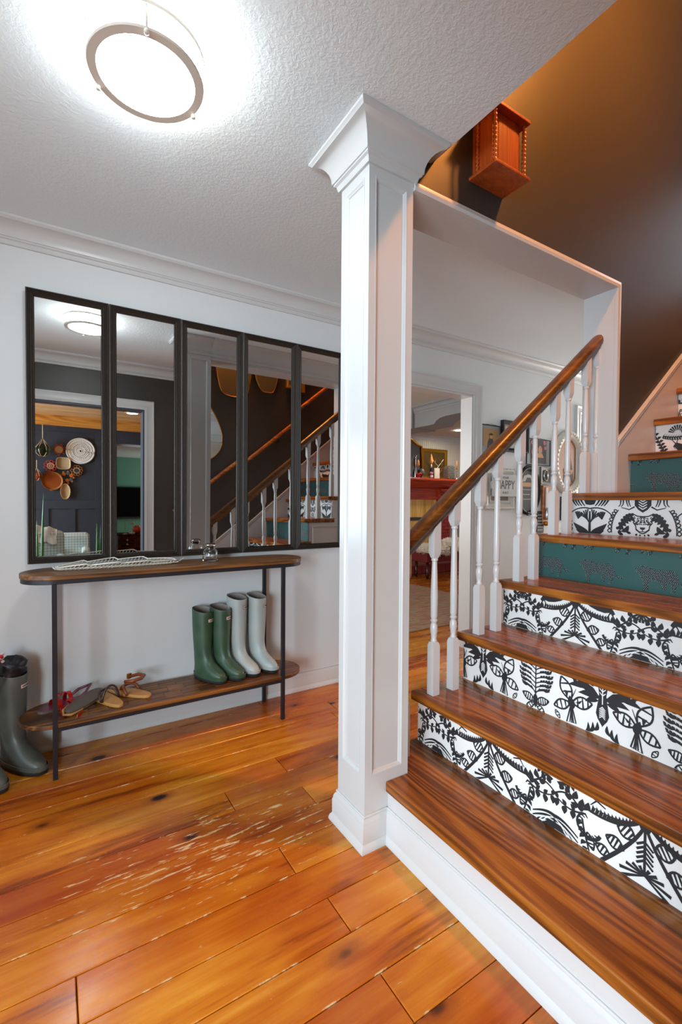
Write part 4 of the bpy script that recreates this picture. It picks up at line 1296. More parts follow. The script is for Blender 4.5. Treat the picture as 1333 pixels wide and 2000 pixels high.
MB().tube([(3.556, W - .01, 1.76), (3.72, W - .012, 1.772), (3.88, W - .01, 1.76)], .0015, 5).build('hanging_wire', M['black_metal'], g3)
# white sign
g4 = thing('ornate_picture', 'ornate white carved frame hanging empty behind the white word sign', 'picture', (3.19, W, 1.13))
def carved(t, x0, x1, z0, z1, wd, mat):
    frame_rect(t, x0, x1, z0, z1, wd, .022, mat)
    m = MB()
    nx = 14; nz = 12
    for i in range(nx + 1):
        for z in (z0, z1): m.sphere((x0 + (x1 - x0) * i / nx, W - .014, z), .014, .010, .011, 8, 5)
    for i in range(nz + 1):
        for x in (x0, x1): m.sphere((x, W - .014, z0 + (z1 - z0) * i / nz), .011, .010, .014, 8, 5)
    m.build('carving', mat, t, smooth=True)
carved(g4, 3.018, 3.370, 1.145, 1.470, .036, M['ivory'])
frame_rect(g4, 3.075, 3.325, 1.195, 1.41, .016, .014, M['ivory'], name='inner_frame')
plate(g4, 'panel', 3.08, 3.32, 1.20, 1.405, W - .001, mat_base('sign_recess', '#7a746c', .7))
g5 = thing('word_sign', 'small white scalloped sign reading HAPPY over the ornate frame', 'sign', (3.225, W - .03, 1.24))
sg = []
for (x, z) in ((3.075, 1.245), (3.385, 1.245)): sg.append((x, z))
sg += [(3.385, 1.30), (3.402, 1.315), (3.408, 1.337), (3.402, 1.36), (3.385, 1.375), (3.385, 1.43), (3.075, 1.43), (3.075, 1.375), (3.060, 1.36), (3.054, 1.337), (3.060, 1.315), (3.075, 1.30)]
MB().prism(sg, W - .040, W - .024, 'y').build('board', M['trim'], g5, bevel=.002)
def text(t, name, body, x, z, size, y, mat, font_scale=(1, 1)):
    c = bpy.data.curves.new(name, 'FONT'); c.body = body; c.size = size; c.align_x = 'CENTER'; c.extrude = .0004
    o = bpy.data.objects.new(name, c); COL.objects.link(o)
    dg = bpy.context.evaluated_depsgraph_get()
    me = bpy.data.meshes.new_from_object(o.evaluated_get(dg))
    bpy.data.objects.remove(o); 
    R_ = Matrix.Rotation(PI / 2, 4, 'X')
    me.transform(Matrix.Translation(Vector((x, y, z)) - ORG[t.name]) @ R_ @ Matrix.Diagonal((font_scale[0], font_scale[1], 1, 1)))
    me.materials.clear(); me.materials.append(mat)
    o = bpy.data.objects.new(name, me); COL.objects.link(o); o.parent = t
    o['kind'] = 'stuff'
    return o
text(g5, 'lettering', 'HAPPY', 3.232, 1.308, .105, W - .0405, M['photo_dark'], (.74, 1.0))
text(g5, 'lettering', 'YOUR', 3.232, 1.392, .028, W - .0405, M['photo_dark'])
text(g5, 'lettering', '-  PLACE  -', 3.232, 1.268, .026, W - .0405, M['photo_dark'])
def oval_ring(t, cx, cz, rx, rz, wd, th, mat, y=W, name='frame', n=40):
    pr = [(0, 0), (0, th * .6), (-wd * .3, th), (-wd * .65, th * .75), (-wd, th * .5), (-wd, 0)]
    rings = []
    for i in range(n + 1):
        a = 2 * PI * i / n
        rings.append([(cx + (rx + o) * math.cos(a), y - b, cz + (rz + o) * math.sin(a)) for o, b in pr])
    return MB().loft(rings, False, False).build(name, mat, t, smooth=True)
def oval_plate(t, name, cx, cz, rx, rz, y, mat, th=.004):
    return MB().prism(circle(cx, cz, rx, 32, rz), y - th, y, 'y').build(name, mat, t)
g6 = thing('oval_chalkboard', 'black oval framed chalkboard with a printed message and a bow at its foot', 'sign', (3.575, W, 1.08))
oval_ring(g6, 3.575, 1.30, .165, .215, .035, .03, M['black'])
oval_plate(g6, 'board', 3.575, 1.30, .132, .182, W - .006, mat_base('chalkboard', '#30302f', .6))
plate(g6, 'paper_strip', 3.48, 3.66, 1.335, 1.372, W - .011, M['tan'], .001)
blob(g6, 'photo', M['mount'], [(3.49, 1.38), (3.65, 1.38), (3.63, 1.43), (3.57, 1.445), (3.51, 1.43)], W - .0112)
blob(g6, 'figure', M['photo_dark'], [(3.53, 1.38), (3.61, 1.38), (3.60, 1.415), (3.55, 1.415)], W - .0125)
lines = MB()
for k, (l0, l1) in enumerate(((3.49, 3.645), (3.50, 3.60), (3.49, 3.63))):
    x = l0
    while x < l1:
        lines.box(x, x + .012, W - .0115, W - .0105, 1.305 - k * .042, 1.312 - k * .042); x += .017
lines.build('writing', M['mount'], g6)['kind'] = 'stuff'
MB().tube(bez((3.575, W - .03, 1.10), (3.50, W - .04, 1.13), (3.51, W - .04, 1.06), (3.575, W - .03, 1.10), 10) + bez((3.575, W - .03, 1.10), (3.65, W - .04, 1.13), (3.64, W - .04, 1.06), (3.575, W - .03, 1.10), 10)[1:], .008, 6).build('bow', M['black'], g6, smooth=True)
MB().tube(bez((3.50, W - .02, 1.495), (3.54, W - .03, 1.54), (3.60, W - .03, 1.50), (3.65, W - .02, 1.53), 10), .008, 6).build('crest', M['black'], g6, smooth=True)
g7 = thing('ornate_plaque', 'small tarnished silver square frame with an oval portrait', 'frame', (3.82, W, 1.36))
frame_rect(g7, 3.742, 3.896, 1.362, 1.518, .045, .02, M['tarnish'])
oval_ring(g7, 3.819, 1.442, .036, .052, .012, .022, M['silver'], W - .004, 'oval_rim')
oval_plate(g7, 'portrait', 3.819, 1.442, .034, .05, W - .008, M['photo_blue'])
MB().prism([(3.805, 1.41), (3.835, 1.41), (3.83, 1.45), (3.82, 1.47), (3.81, 1.45)], W - .014, W - .0125, 'y').build('figure', M['photo_dark'], g7)
g8 = thing('wall_barometer', 'narrow wooden wall barometer with a pale tube and brass fittings', 'barometer', (3.825, W, .98))
MB().box(3.770, 3.885, W - .02, W, 1.00, 1.352).build('back_board', M['oak'], g8, bevel=.004)
MB().box(3.806, 3.836, W - .03, W - .02, 1.14, 1.335).build('tube_plate', M['ivory'], g8)
MB().lathe([(.018, 1.04), (.026, 1.06), (.026, 1.10), (.016, 1.14), (.010, 1.15)], (3.822, W - .03, 0), 14).build('bulb_cover', M['silver'], g8, smooth=True)
MB().lathe([(.012, .985), (.022, 1.0), (.022, 1.025)], (3.822, W - .022, 0), 12).build('finial', M['gold'], g8, smooth=True)
g9 = thing('letter_board', 'narrow black board with white marks, low behind the balusters', 'sign', (3.757, W, .92))
MB().box(3.70, 3.797, W - .014, W, .92, 1.12).build('board', M['black'], g9)
lb = MB()
for k in range(6):
    for q in range(3): lb.box(3.712 + q * .026, 3.728 + q * .026, W - .0152, W - .014, .945 + k * .027, .955 + k * .027)
lb.build('marks', M['mount'], g9)['kind'] = 'stuff'
g10 = thing('oval_picture', 'large oval ivory carved frame with a warm family portrait', 'picture', (4.16, W, 1.27))
oval_ring(g10, 4.160, 1.575, .245, .308, .082, .045, M['ivory'])
c_ = MB(); 
for i in range(40):
    a = 2 * PI * i / 40; c_.sphere((4.165 + .205 * math.cos(a), W - .040, 1.575 + .272 * math.sin(a)), .011, .007, .011, 6, 4)
c_.build('carving', M['ivory'], g10, smooth=True)
oval_plate(g10, 'portrait', 4.165, 1.575, .165, .235, W - .006, M['orange_photo'])
for (x, z) in ((4.11, 1.50), (4.165, 1.53), (4.215, 1.49), (4.15, 1.44)):
    blob(g10, 'face', M['skin'], circle(x, z, .018, 10, .022), W - .0122)
blob(g10, 'figures', M['photo_dark'], [(4.09, 1.39), (4.24, 1.39), (4.25, 1.46), (4.21, 1.60), (4.18, 1.66), (4.15, 1.60), (4.10, 1.50)], W - .0105)
g11 = thing('narrow_frame', 'slim black frame hanging below the oval ivory frame', 'frame', (4.09, W, 1.03))
frame_rect(g11, 4.065, 4.14, 1.03, 1.255, .012, .014, M['black'])
plate(g11, 'panel', 4.07, 4.135, 1.035, 1.25, W - .002, M['photo_dark'])

# ------------------------------------------------------------------ fireplace room beyond the doorway
FY, FC = 6.40, 2.42
M['cream'] = paint('cream_wall', '#c9c4bb', 0.6)
M['grey_beam'] = paint('grey_beam_paint', '#8d9093', 0.5)
M['red_wood'] = wood('red_stained_mantel', '#7a1c0e', '#b23a1c', '#c85430', 'x', 0.3, 1.0)
M['yellow_wood'] = wood('yellow_pine_screen', '#c08a2c', '#e2b45a', '#eec880', 'z', 0.35, 0.8)
M['brick'] = paint('red_painted_brick', '#a02f2e', 0.6, .15, .3, 40)
M['mortar'] = mat_base('mortar', '#5c2a28', 0.9)
M['fleece'] = mat_base('sheepskin', '#d8d0c2', 0.9)
struct('wall_fireplace', MB().box(.9, 8.1, FY, FY + .1, 0, FC), M['cream'])
wlf = MB().box(.9, 1.0, 2.72, 3.4, 0, FC).box(.9, 1.0, 5.4, FY, 0, FC).box(.9, 1.0, 3.4, 5.4, 0, .6).box(.9, 1.0, 3.4, 5.4, 2.2, FC)
struct('wall_fireplace_left', wlf, M['cream'])
struct('wall_fireplace_right', MB().box(8.0, 8.1, 2.72, FY, 0, FC), M['cream'])
struct('ceiling_fireplace', MB().box(.9, 8.1, 2.72, FY + .1, FC, FC + .1), M['cream'])
bb = bpy.data.objects['wall_fireplace']
m = MB(); x = 5.0
while x < 7.9: m.cbox(x, x + .046, FY - .006, FY + .001, .1, FC - .1, .002); x += .05
q = MB(); x = 5.0
while x < 7.9:
    q.prism([(x, FY), (x + .004, FY - .006), (x + .045, FY - .006), (x + .049, FY)], .1, FC - .08, 'z'); x += .05
q.build('beadboard', M['cream'], bb)['kind'] = 'stuff'
run(crown_prof(.11, .09), [(8.0, FY), (1.0, FY)][::-1], FC, 'trim_8')
# arched bulkhead
by = [(2.74, FC), (2.74, 2.26)]
prof_y = [(2.74, 2.26), (3.6, 2.225), (4.05, 2.225), (4.14, 2.215), (4.20, 2.19), (4.24, 2.155), (4.28, 2.152), (5.2, 2.152), (5.3, 2.225), (FY, 2.225), (FY, FC), (2.74, FC)]
struct('trim_9', MB().prism(prof_y, 4.0, 4.32, 'x'), M['grey_beam'])
run([(a, b) for a, b in crown_prof(.09, .07)], [(4.0, FY), (4.0, 2.75)], FC, 'trim_10', 'grey_beam')
struct('trim_11', MB().box(3.96, 4.36, 4.60, 4.78, 2.144, FC + .01), M['grey_beam'])
rl = thing('recessed_light', 'small recessed ceiling light glowing in the fireplace room', 'light', (5.9, 5.65, FC))
MB().lathe([(.075, FC - .004), (.06, FC - .008), (.055, FC - .004)], (5.9, 5.65, 0), 24, False, False).build('trim_ring', M['trim'], rl, smooth=True)
MB().lathe([(.056, FC - .004), (.03, FC - .006), (.001, FC - .007)], (5.9, 5.65, 0), 24, False, True).build('lens', emit('recessed_lamp_far', '#fff0d8', 380.0), rl, smooth=True)

fp = thing('fireplace', 'red stained wooden mantelpiece with brick cheeks and a yellow pine panel, in the far room', 'fireplace', (5.45, 6.2, 0))
MB().cbox(4.35, 6.62, 5.98, FY, 1.575, 1.612, .006).build('mantel_shelf', M['red_wood'], fp, bevel=.004)
MB().prism([(5.99, 1.575), (6.02, 1.50), (6.08, 1.46), (6.12, 1.44), (FY, 1.44), (FY, 1.575)], 4.42, 6.55, 'x').build('bed_moulding', M['red_wood'], fp)
MB().box(4.42, 6.55, 6.16, FY, 1.24, 1.44).build('frieze', M['red_wood'], fp, bevel=.003)
for x in (4.62, 5.90):
    MB().box(x, x + .26, 6.10, 6.2, 1.30, 1.44).box(x + .02, x + .24, 6.05, 6.12, 1.38, 1.44).build('corbel', M['red_wood'], fp, bevel=.003)
    MB().box(x + .02, x + .20, 6.13, 6.2, .98, 1.30).build('pilaster', M['red_wood'], fp, bevel=.003)
MB().box(4.9, 5.90, 6.17, 6.20, .93, 1.25).build('upper_panel', M['yellow_wood'], fp, bevel=.003)
MB().box(4.9, 5.90, 6.165, 6.20, .875, .93).build('panel_band', mat_base('iron_band', '#4a4640', .5, .4), fp)
MB().box(4.9, 5.90, 6.17, 6.20, .42, .875).build('lower_panel', M['yellow_wood'], fp, bevel=.003)
MB().box(5.90, 6.24, 6.17, FY, 0, .98).build('brick_core', M['mortar'], fp)
z = .40; r_i = 0
while z < .96:
    off = 0 if r_i % 2 else -.09
    for i in range(3):
        xa = max(5.905, 5.905 + off + i * .18); xb = min(6.235, 5.905 + off + i * .18 + .17)
        if xb - xa > .03: MB().cbox(xa, xb, 6.158, 6.172, z, z + .052, .003).build('brick', M['brick'], fp)
    z += .06; r_i += 1
MB().box(4.3, 6.6, 5.75, FY, 0, .16).build('hearth', M['mortar'], fp)
for i in range(13): MB().cbox(4.31 + i * .175, 4.31 + i * .175 + .165, 5.735, 5.75, .02, .155, .003).build('brick', M['brick'], fp)

# things on the mantel
MT = 1.612
am = thing('arched_mirror', 'gilt arched-top mirror standing on the mantelpiece', 'mirror', (5.28, 6.33, MT))
arcp = [(4.93, MT), (5.68, MT), (5.68, 2.20)] + [(5.68 - .40 * t, 2.20 + .17 * (math.sin(PI * (t - .5)) * .5 + .5)) for t in [i / 10 for i in range(1, 11)]] + [(5.28 - .35 * t, 2.37 - .17 * (math.sin(PI * (t - .5)) * .5 + .5)) for t in [i / 10 for i in range(1, 11)]]
MB().prism(arcp, 6.345, 6.36, 'y').build('glass', mat_base('dim_mirror_glass', '#9aa0a4', .03, 1.0), am)
MB().tube([(x, 6.335, z) for x, z in arcp], .021, 6, True).build('frame', M['gold'], am, smooth=True)
MB().sphere((5.28, 6.33, 2.385), .05, .02, .035).build('crest', M['gold'], am, smooth=True)
gp = thing('gilt_frame', 'square gilt frame leaning on the mantelpiece behind the armillary', 'frame', (6.0, 6.34, MT))
frame_rect(gp, 5.70, 6.33, MT + .005, 2.175, .055, .03, M['gold'], 6.37)
plate(gp, 'panel', 5.74, 6.29, MT + .04, 2.13, 6.365, mat_base('antique_mirror', '#6e5a34', .25, .6))
ar = thing('armillary', 'small gold wire armillary ornament with crossed arrows on the mantelpiece', 'ornament', (6.0, 6.27, MT))
MB().lathe([(.05, MT), (.05, MT + .01), (.012, MT + .03), (.010, MT + .12)], (6.0, 6.27, 0), 14).build('stand', M['gold'], ar, smooth=True)
for rx_, ang in ((.14, 0), (.14, .9), (.14, -.9)):
    MB().tube([(6.0 + .14 * math.cos(a) * math.cos(ang), 6.27 + .05 * math.cos(a) * math.sin(ang), MT + .25 + .14 * math.sin(a)) for a in [2 * PI * i / 24 for i in range(24)]], .004, 5, True).build('hoop', M['gold'], ar, smooth=True)
MB().tube([(5.82, 6.25, MT + .40), (6.0, 6.25, MT + .25)], .005, 5).build('arrow', M['ivory'], ar)
MB().tube([(6.14, 6.25, MT + .37), (5.98, 6.25, MT + .20)], .006, 5).build('arrow', M['ivory'], ar)
MB().tube([(5.88, 6.25, MT + .20), (6.14, 6.25, MT + .21)], .005, 5).build('arrow', M['gold'], ar)
M['amber'] = mat_base('orange_bloom', '#d88a4a', .6)
def bottle(x, label, top):
    t = thing('decorative_bottle', label, 'bottle', (x, 6.12, MT))
    MB().lathe([(.028, MT), (.030, MT + .02), (.030, MT + .14), (.012, MT + .19), (.010, MT + .25)], (x, 6.12, 0), 14).build('body', mat_base('cobalt_bottle', '#22284a', .15), t, smooth=True)
    MB().lathe([(.013, MT + .19), (.013, MT + .255)], (x, 6.12, 0), 12).build('collar', M['trim'], t, smooth=True)
    MB().lathe([(.010, MT + .25), (.034, MT + .29), (.026, MT + .36), (.010, MT + .41), (.001, MT + top)], (x, 6.12, 0), 12).build('bloom', M['amber'], t, smooth=True)
    return t
bottle(5.72, 'dark bottle with a white collar and orange teardrop top, in front of the gilt frames', .44)
bt2 = thing('glass_decanter', 'slim clear glass decanter on the mantelpiece in front of the arched mirror', 'decanter', (5.385, 6.15, MT))
MB().lathe([(.030, MT), (.032, MT + .02), (.030, MT + .12), (.012, MT + .2), (.009, MT + .34), (.014, MT + .35), (.016, MT + .39), (.001, MT + .40)], (5.385, 6.15, 0), 14).build('body', M['silver'], bt2, smooth=True)
MB().lathe([(.008, MT + .20), (.028, MT + .235), (.018, MT + .30), (.001, MT + .33)], (5.42, 6.13, 0), 10).build('bloom', M['amber'], bt2, smooth=True)
rf = thing('red_flowers', 'small bunch of bright red silk flowers on the mantelpiece', 'flowers', (5.37, 6.06, MT))
random.seed(8)
MB().lathe([(.03, MT), (.04, MT + .03), (.03, MT + .05)], (5.37, 6.06, 0), 12).build('cup', M['red_leather'], rf, smooth=True)
for i in range(9):
    a = i * 2.4; MB().sphere((5.37 + .055 * math.cos(a) * (.4 + .07 * i), 6.06 + .03 * math.sin(a), MT + .045 + .014 * (i % 3)), .026, .022, .022, 8, 5).build('bloom', M['petal_red'], rf, smooth=True)
hd = thing('silver_head_ornament', 'small silver head-shaped ornament on the mantelpiece', 'ornament', (5.53, 6.15, MT))
MB().lathe([(.028, MT), (.03, MT + .012), (.018, MT + .03), (.02, MT + .045)], (5.53, 6.15, 0), 12).build('base', M['tarnish'], hd, smooth=True)
MB().sphere((5.53, 6.15, MT + .11), .048, .045, .066).build('head', M['tarnish'], hd, smooth=True)
pc = thing('pink_flower_cup', 'little white cup holding pink buds on the mantelpiece', 'ornament', (5.66, 6.05, MT))
MB().lathe([(.022, MT), (.03, MT + .05), (.026, MT + .05), (.02, MT + .01)], (5.66, 6.05, 0), 12).build('cup', M['trim'], pc, smooth=True)
for dx in (-.018, .016, 0): MB().sphere((5.66 + dx, 6.05, MT + .075 + abs(dx)), .024, n=8, m=6).build('bud', M['pink'], pc, smooth=True)
cd = thing('greeting_card', 'pale framed card standing on the mantelpiece', 'card', (5.82, 6.08, MT))
MB().box(5.76, 5.885, 6.08, 6.095, MT, MT + .19).build('board', M['ivory'], cd)
MB().box(5.775, 5.87, 6.078, 6.08, MT + .015, MT + .175).build('card_face', M['mount'], cd)
ln = thing('lattice_lantern', 'square silver pierced lantern on the mantelpiece', 'lantern', (6.12, 6.08, MT))
MB().box(6.045, 6.205, 6.01, 6.15, MT, MT + .012).build('base', M['black_metal'], ln)
random.seed(12)
lm = MB()
for i in range(9):
    for j in range(9):
        lm.sphere((6.05 + i * .0188 + random.uniform(-.004, .004), 6.01, MT + .02 + j * .022 + random.uniform(-.004, .004)), .0085, .004, .010, 6, 4)
        lm.sphere((6.045, 6.01 + i * .016, MT + .02 + j * .022 + random.uniform(-.004, .004)), .004, .0085, .010, 6, 4)
lm.build('lattice', M['silver'], ln)['kind'] = 'stuff'
MB().box(6.055, 6.195, 6.02, 6.14, MT + .012, MT + .21).build('inner_box', M['tarnish'], ln)
MB().prism([(6.045, MT + .21), (6.205, MT + .21), (6.15, MT + .245), (6.10, MT + .245)], 6.01, 6.15, 'y').build('roof', M['silver'], ln)
MB().tube([(6.125 + .014 * math.cos(a), 6.08, MT + .258 + .014 * math.sin(a)) for a in [2 * PI * i / 12 for i in range(12)]], .003, 5, True).build('handle_ring', M['silver'], ln)
ck = thing('candlestick', 'silver candlestick with an orange taper at the right of the mantelpiece', 'candlestick', (6.31, 6.08, MT))
MB().lathe([(.032, MT), (.03, MT + .012), (.010, MT + .03), (.016, MT + .06), (.008, MT + .08), (.013, MT + .12), (.010, MT + .16), (.016, MT + .17)], (6.31, 6.08, 0), 14).build('stick', M['silver'], ck, smooth=True)
MB().lathe([(.013, MT + .165), (.011, MT + .335), (.001, MT + .345)], (6.31, 6.08, 0), 10).build('taper', M['amber'], ck, smooth=True)

# sheepskin on a low red bench
bn = thing('low_bench', 'low dark red upholstered bench in front of the fireplace', 'bench', (5.4, 5.5, 0))
MB().cbox(4.9, 5.92, 5.32, 5.70, .26, .42, .02).build('seat', mat_base('red_upholstery', '#6e1e22', .7), bn, bevel=.02)
for x in (4.95, 5.82):
    for y in (5.36, 5.62): MB().lathe([(.018, 0), (.03, .06), (.022, .26)], (x + .02, y + .02, 0), 10).build('leg', M['rosewood'], bn, smooth=True)
random.seed(21)
def fleece(cx, cy, cz, rx, ry, rz, label):
    m = MB()
    n, k = 34, 16
    rings = []
    for i in range(k + 1):
        t_ = PI * i / k
        ring = []
        for j in range(n):
            p = 2 * PI * j / n
            q = 1 + random.uniform(-.09, .09)
            z = -math.cos(t_)
            sx = math.copysign(abs(math.sin(t_)) ** .6, 1)
            droop = -.10 * max(0, -math.sin(p) * sx - .55) * (1 + .5 * math.sin(5 * p))
            ring.append((cx + rx * sx * math.cos(p) * q, cy + ry * sx * math.sin(p) * q, cz + rz * z * q + droop))
        rings.append(ring)
    m.loft(rings)
    for i in range(1500):
        r = random.choice(rings[4:-1]); v = Vector(random.choice(r)); c = Vector((cx, cy, cz - rz))
        d = (v - c).normalized() * random.uniform(.012, .028) + Vector((random.uniform(-.012, .012), random.uniform(-.012, .012), -random.uniform(.0, .025)))
        a_ = Vector((random.uniform(-1, 1), random.uniform(-1, 1), random.uniform(-.4, .4))).normalized() * .006
        m.add([v + a_, v - a_, v + d], [(0, 1, 2)])
    return solo('sheepskin', m, M['fleece'], label, 'sheepskin')
fleece(5.12, 5.44, .46, .27, .27, .08, 'white sheepskin draped over the left of the red bench')
fleece(5.66, 5.46, .50, .27, .25, .11, 'thick white sheepskin folded on the right of the red bench')

# rug
rugm = mat_base('faded_rug', '#b09a80', .95)
vv = mapping(rugm, (1.6, 9, 1)); n1 = noise(rugm, vv, 2.0, 5, .65)
n2 = noise(rugm, mapping(rugm, (2.2, 16, 1)), 2.0, 4, .7)
c1 = ramp(rugm, n1, [(.36, '#857660'), (.5, '#a08c70'), (.6, '#9c6c48'), (.72, '#8f816c')])
L(rugm, mix(rugm, ramp(rugm, n2, [(.5, 0.0), (.62, .9)]), c1, '#9a4a58'), bsdf(rugm).inputs['Base Color'])
bump(rugm, noise(rugm, mapping(rugm), 220, 2), .3, .004)
solo('area_rug', MB().cbox(1.9, 4.44, 3.232, 5.35, .001, .010, .003), rugm, 'faded pink and beige patterned rug on the plank floor beyond the doorway', 'rug')

# ------------------------------------------------------------------ sitting room behind the camera (seen in the mirrors)
NY = -2.60
sw_ = MB().box(-2.6, .70, NY - .1, NY, 0, 2.5)
nw = struct('wall_sitting', sw_, M['navy'])
struct('trim_12', MB().box(.70, 4.2, NY - .1, NY, 1.93, 2.5), M['navy'])
for (x0, x1, z0, z1) in ((-2.6, -.06, .2, .90), ):
    pass
# applied stiles and rails make the panelling
stl = MB()
for a, b, z0, z1 in ((-2.6, .70, 2.045, 2.12), (-2.6, .70, .945, 1.068), (.560, .70, 0, 2.12), (.243, .305, 0, .945), (-.085, -.023, 0, .945), (-.42, -.36, 0, .945), (-2.6, .70, 0, .12)):
    MB().cbox(a, b, NY, NY + (.018 if b - a > 1 else .0165), z0, z1, .001).build('panel_rail', M['navy'], nw)
struct('wall_sitting_left', MB().box(-2.6, -2.5, NY, .12, 0, .5).box(-2.6, -2.5, NY, .12, 2.05, 2.5).box(-2.6, -2.5, NY, -2.3, .5, 2.05).box(-2.6, -2.5, -.15, .12, .5, 2.05), M['navy'])
struct('wall_sitting_right', MB().box(4.1, 4.2, NY, .12, 0, 2.5), M['navy'])
struct('floor_sitting', MB().box(-2.6, 4.2, -6.0, YF - .14, -.06, 0), M['floor'])
cs = struct('ceiling_sitting', MB().box(-2.6, 4.2, NY - .1, YF - .14, 2.27, 2.35), M['plank_ceiling'])
for i in range(20):
    ya = YF - .15 - i * .14
    if ya - .137 < NY: break
    MB().cbox(-2.5, 4.1, ya - .137, ya, 2.255, 2.27, 0).build('ceiling_board', M['plank_ceiling'], cs)
sb = struct('trim_13', MB().box(-2.5, 4.1, NY + .0, NY + .10, 2.115, 2.255), M['pine_beam'])
# recessed light
rs = thing('recessed_light', 'small recessed light in the pine plank ceiling, seen in the second mirror', 'light', (.93, -1.60, 2.255))
MB().lathe([(.09, 2.252), (.075, 2.246), (.068, 2.250)], (.93, -1.60, 0), 24, False, False).build('trim_ring', M['trim'], rs, smooth=True)
MB().lathe([(.07, 2.250), (.04, 2.246), (.001, 2.245)], (.93, -1.60, 0), 24, False, True).build('lens', M['spot'], rs, smooth=True)
# green room beyond
struct('wall_green', MB().box(-.5, 4.2, -5.6, -5.5, 0, 2.1), M['green'])
struct('wall_green_side', MB().box(2.9, 3.0, -5.5, NY - .1, 0, .5).box(2.9, 3.0, -5.5, NY - .1, 1.9, 2.1).box(2.9, 3.0, -5.5, -4.9, .5, 1.9).box(2.9, 3.0, -3.7, NY - .1, .5, 1.9), M['green'])
struct('ceiling_green', MB().box(-.5, 4.2, -5.6, NY - .1, 1.90, 2.0), M['ceiling'])
tv = thing('television', 'large black television on the green wall, seen in the second mirror', 'television', (1.6, -5.42, .62))
MB().box(1.13, 2.1, -5.48, -5.42, .63, 1.29).build('housing', M['black'], tv, bevel=.004)
MB().box(1.15, 2.08, -5.42, -5.417, .66, 1.27).build('screen', M['glossblack'], tv)
dr = thing('sideboard', 'dark rosewood sideboard with pale round knobs, seen in the second mirror', 'sideboard', (1.3, -3.2, 0))
MB().cbox(.91, 1.75, -3.4, -3.0, .08, .495, .01).build('body', M['rosewood'], dr, bevel=.006)
MB().cbox(.90, 1.76, -3.41, -2.99, .495, .508, .004).build('top', M['rosewood'], dr)
for x in (.93, 1.67):
    for y in (-3.38, -3.08): MB().box(x, x + .05, y, y + .05, 0, .08).build('leg', M['rosewood'], dr)
for x in (1.05, 1.27, 1.5):
    for z in (.42, .35): MB().sphere((x, -2.993, z), .014, .012, .014).build('knob', M['ivory'], dr, smooth=True)
    MB().box(x - .10, x + .10, -3.002, -2.996, .30, .47).build('drawer_front', M['rosewood'], dr, bevel=.003)
lp = thing('desk_lamp', 'thin cream angled desk lamp on the rosewood sideboard', 'lamp', (1.03, -3.1, .508))
MB().lathe([(.035, .508), (.035, .516), (.006, .52)], (1.03, -3.1, 0), 14).build('base', M['ivory'], lp, smooth=True)
MB().tube([(1.03, -3.1, .515), (1.03, -3.1, .72), (1.16, -3.1, .72)], .006, 6).build('arm', M['ivory'], lp)
MB().lathe([(.012, 0), (.035, -.05), (.032, -.05), (.010, 0)], (1.14, -3.1, .715), 14).build('shade', M['ivory'], lp, smooth=True)
vp = solo('round_vase', MB().lathe([(.03, .508), (.075, .56), (.08, .59), (.055, .625), (.04, .63), (.045, .64)], (1.215, -3.12, 0), 20), mat_base('orange_glaze', '#d8501e', .25), 'squat orange glazed vase on the rosewood sideboard', 'vase', smooth=True)
sbt = thing('sauce_boat', 'small pale sauce boat beside the orange vase', 'dish', (1.12, -3.02, .508))
MB().sphere((1.12, -3.02, .530), .05, .03, .022).build('bowl', M['trim'], sbt, smooth=True)
MB().tube([(1.08, -3.02, .54), (1.06, -3.02, .56), (1.09, -3.02, .565)], .004, 6).build('handle', M['trim'], sbt)

# woven baskets on the slate wall
BY = NY + .016
M['rattan'] = paint('rattan', '#b0692c', .6, .15, .3, 80); M['straw'] = paint('pale_straw', '#cdb48c', .7, .1, .3, 80)
M['orange_straw'] = paint('orange_straw', '#d06a1e', .6, .15, .2, 60); M['red_straw'] = mat_base('red_straw', '#b8341a', .6)
M['white_wicker'] = mat_base('white_wicker', '#f0f0ee', .6); M['slate_straw'] = mat_base('slate_straw', '#4c555a', .7)
def dish(t, name, cx, cz, rx, rz, mat, depth=.03):
    rings = []
    for s, d in ((.001, .004), (.5, .004), (.82, .008), (.94, .024), (1.0, depth), (.985, depth + .004), (.97, depth)):
        rings.append([(cx + rx * s * math.cos(2 * PI * j / 32), BY + d, cz + rz * s * math.sin(2 * PI * j / 32)) for j in range(32)])
    return MB().loft(rings, True, False).build(name, mat, t, smooth=40)
k1 = thing('woven_basket', 'large round white openwork basket on the slate wall, seen in the leftmost mirror', 'basket', (.375, BY, 1.78), 'woven wall baskets')
m = MB()
RR = .182
for r in (.020, .062, .105, .145, .178):
    m.tube([(.375 + r * math.cos(a), BY + .012, 1.781 + r * math.sin(a)) for a in [2 * PI * i / 36 for i in range(36)]], .011 if r > .17 else .009, 6, True)
m.build('ring', M['white_wicker'], k1, smooth=True)['kind'] = 'stuff'
m = MB()
for i in range(28):
    a = 2 * PI * i / 28; m.tube([(.375 + .02 * math.cos(a), BY + .012, 1.781 + .02 * math.sin(a)), (.375 + .176 * math.cos(a), BY + .012, 1.781 + .176 * math.sin(a))], .0068, 5)
for r in (.083, .125, .160):
    for i in range(28):
        a = 2 * PI * (i + .5) / 28; m.sphere((.375 + r * math.cos(a), BY + .012, 1.781 + r * math.sin(a)), r * .10, .006, r * .10, 6, 4)
m.build('spokes', M['white_wicker'], k1)['kind'] = 'stuff'
k2 = thing('woven_basket', 'round brown rattan tray with a latticed centre on the slate wall', 'basket', (.022, BY, 1.34), 'woven wall baskets')
dish(k2, 'rim', .022, 1.34, .132, .132, M['rattan'], .035)
m = MB()
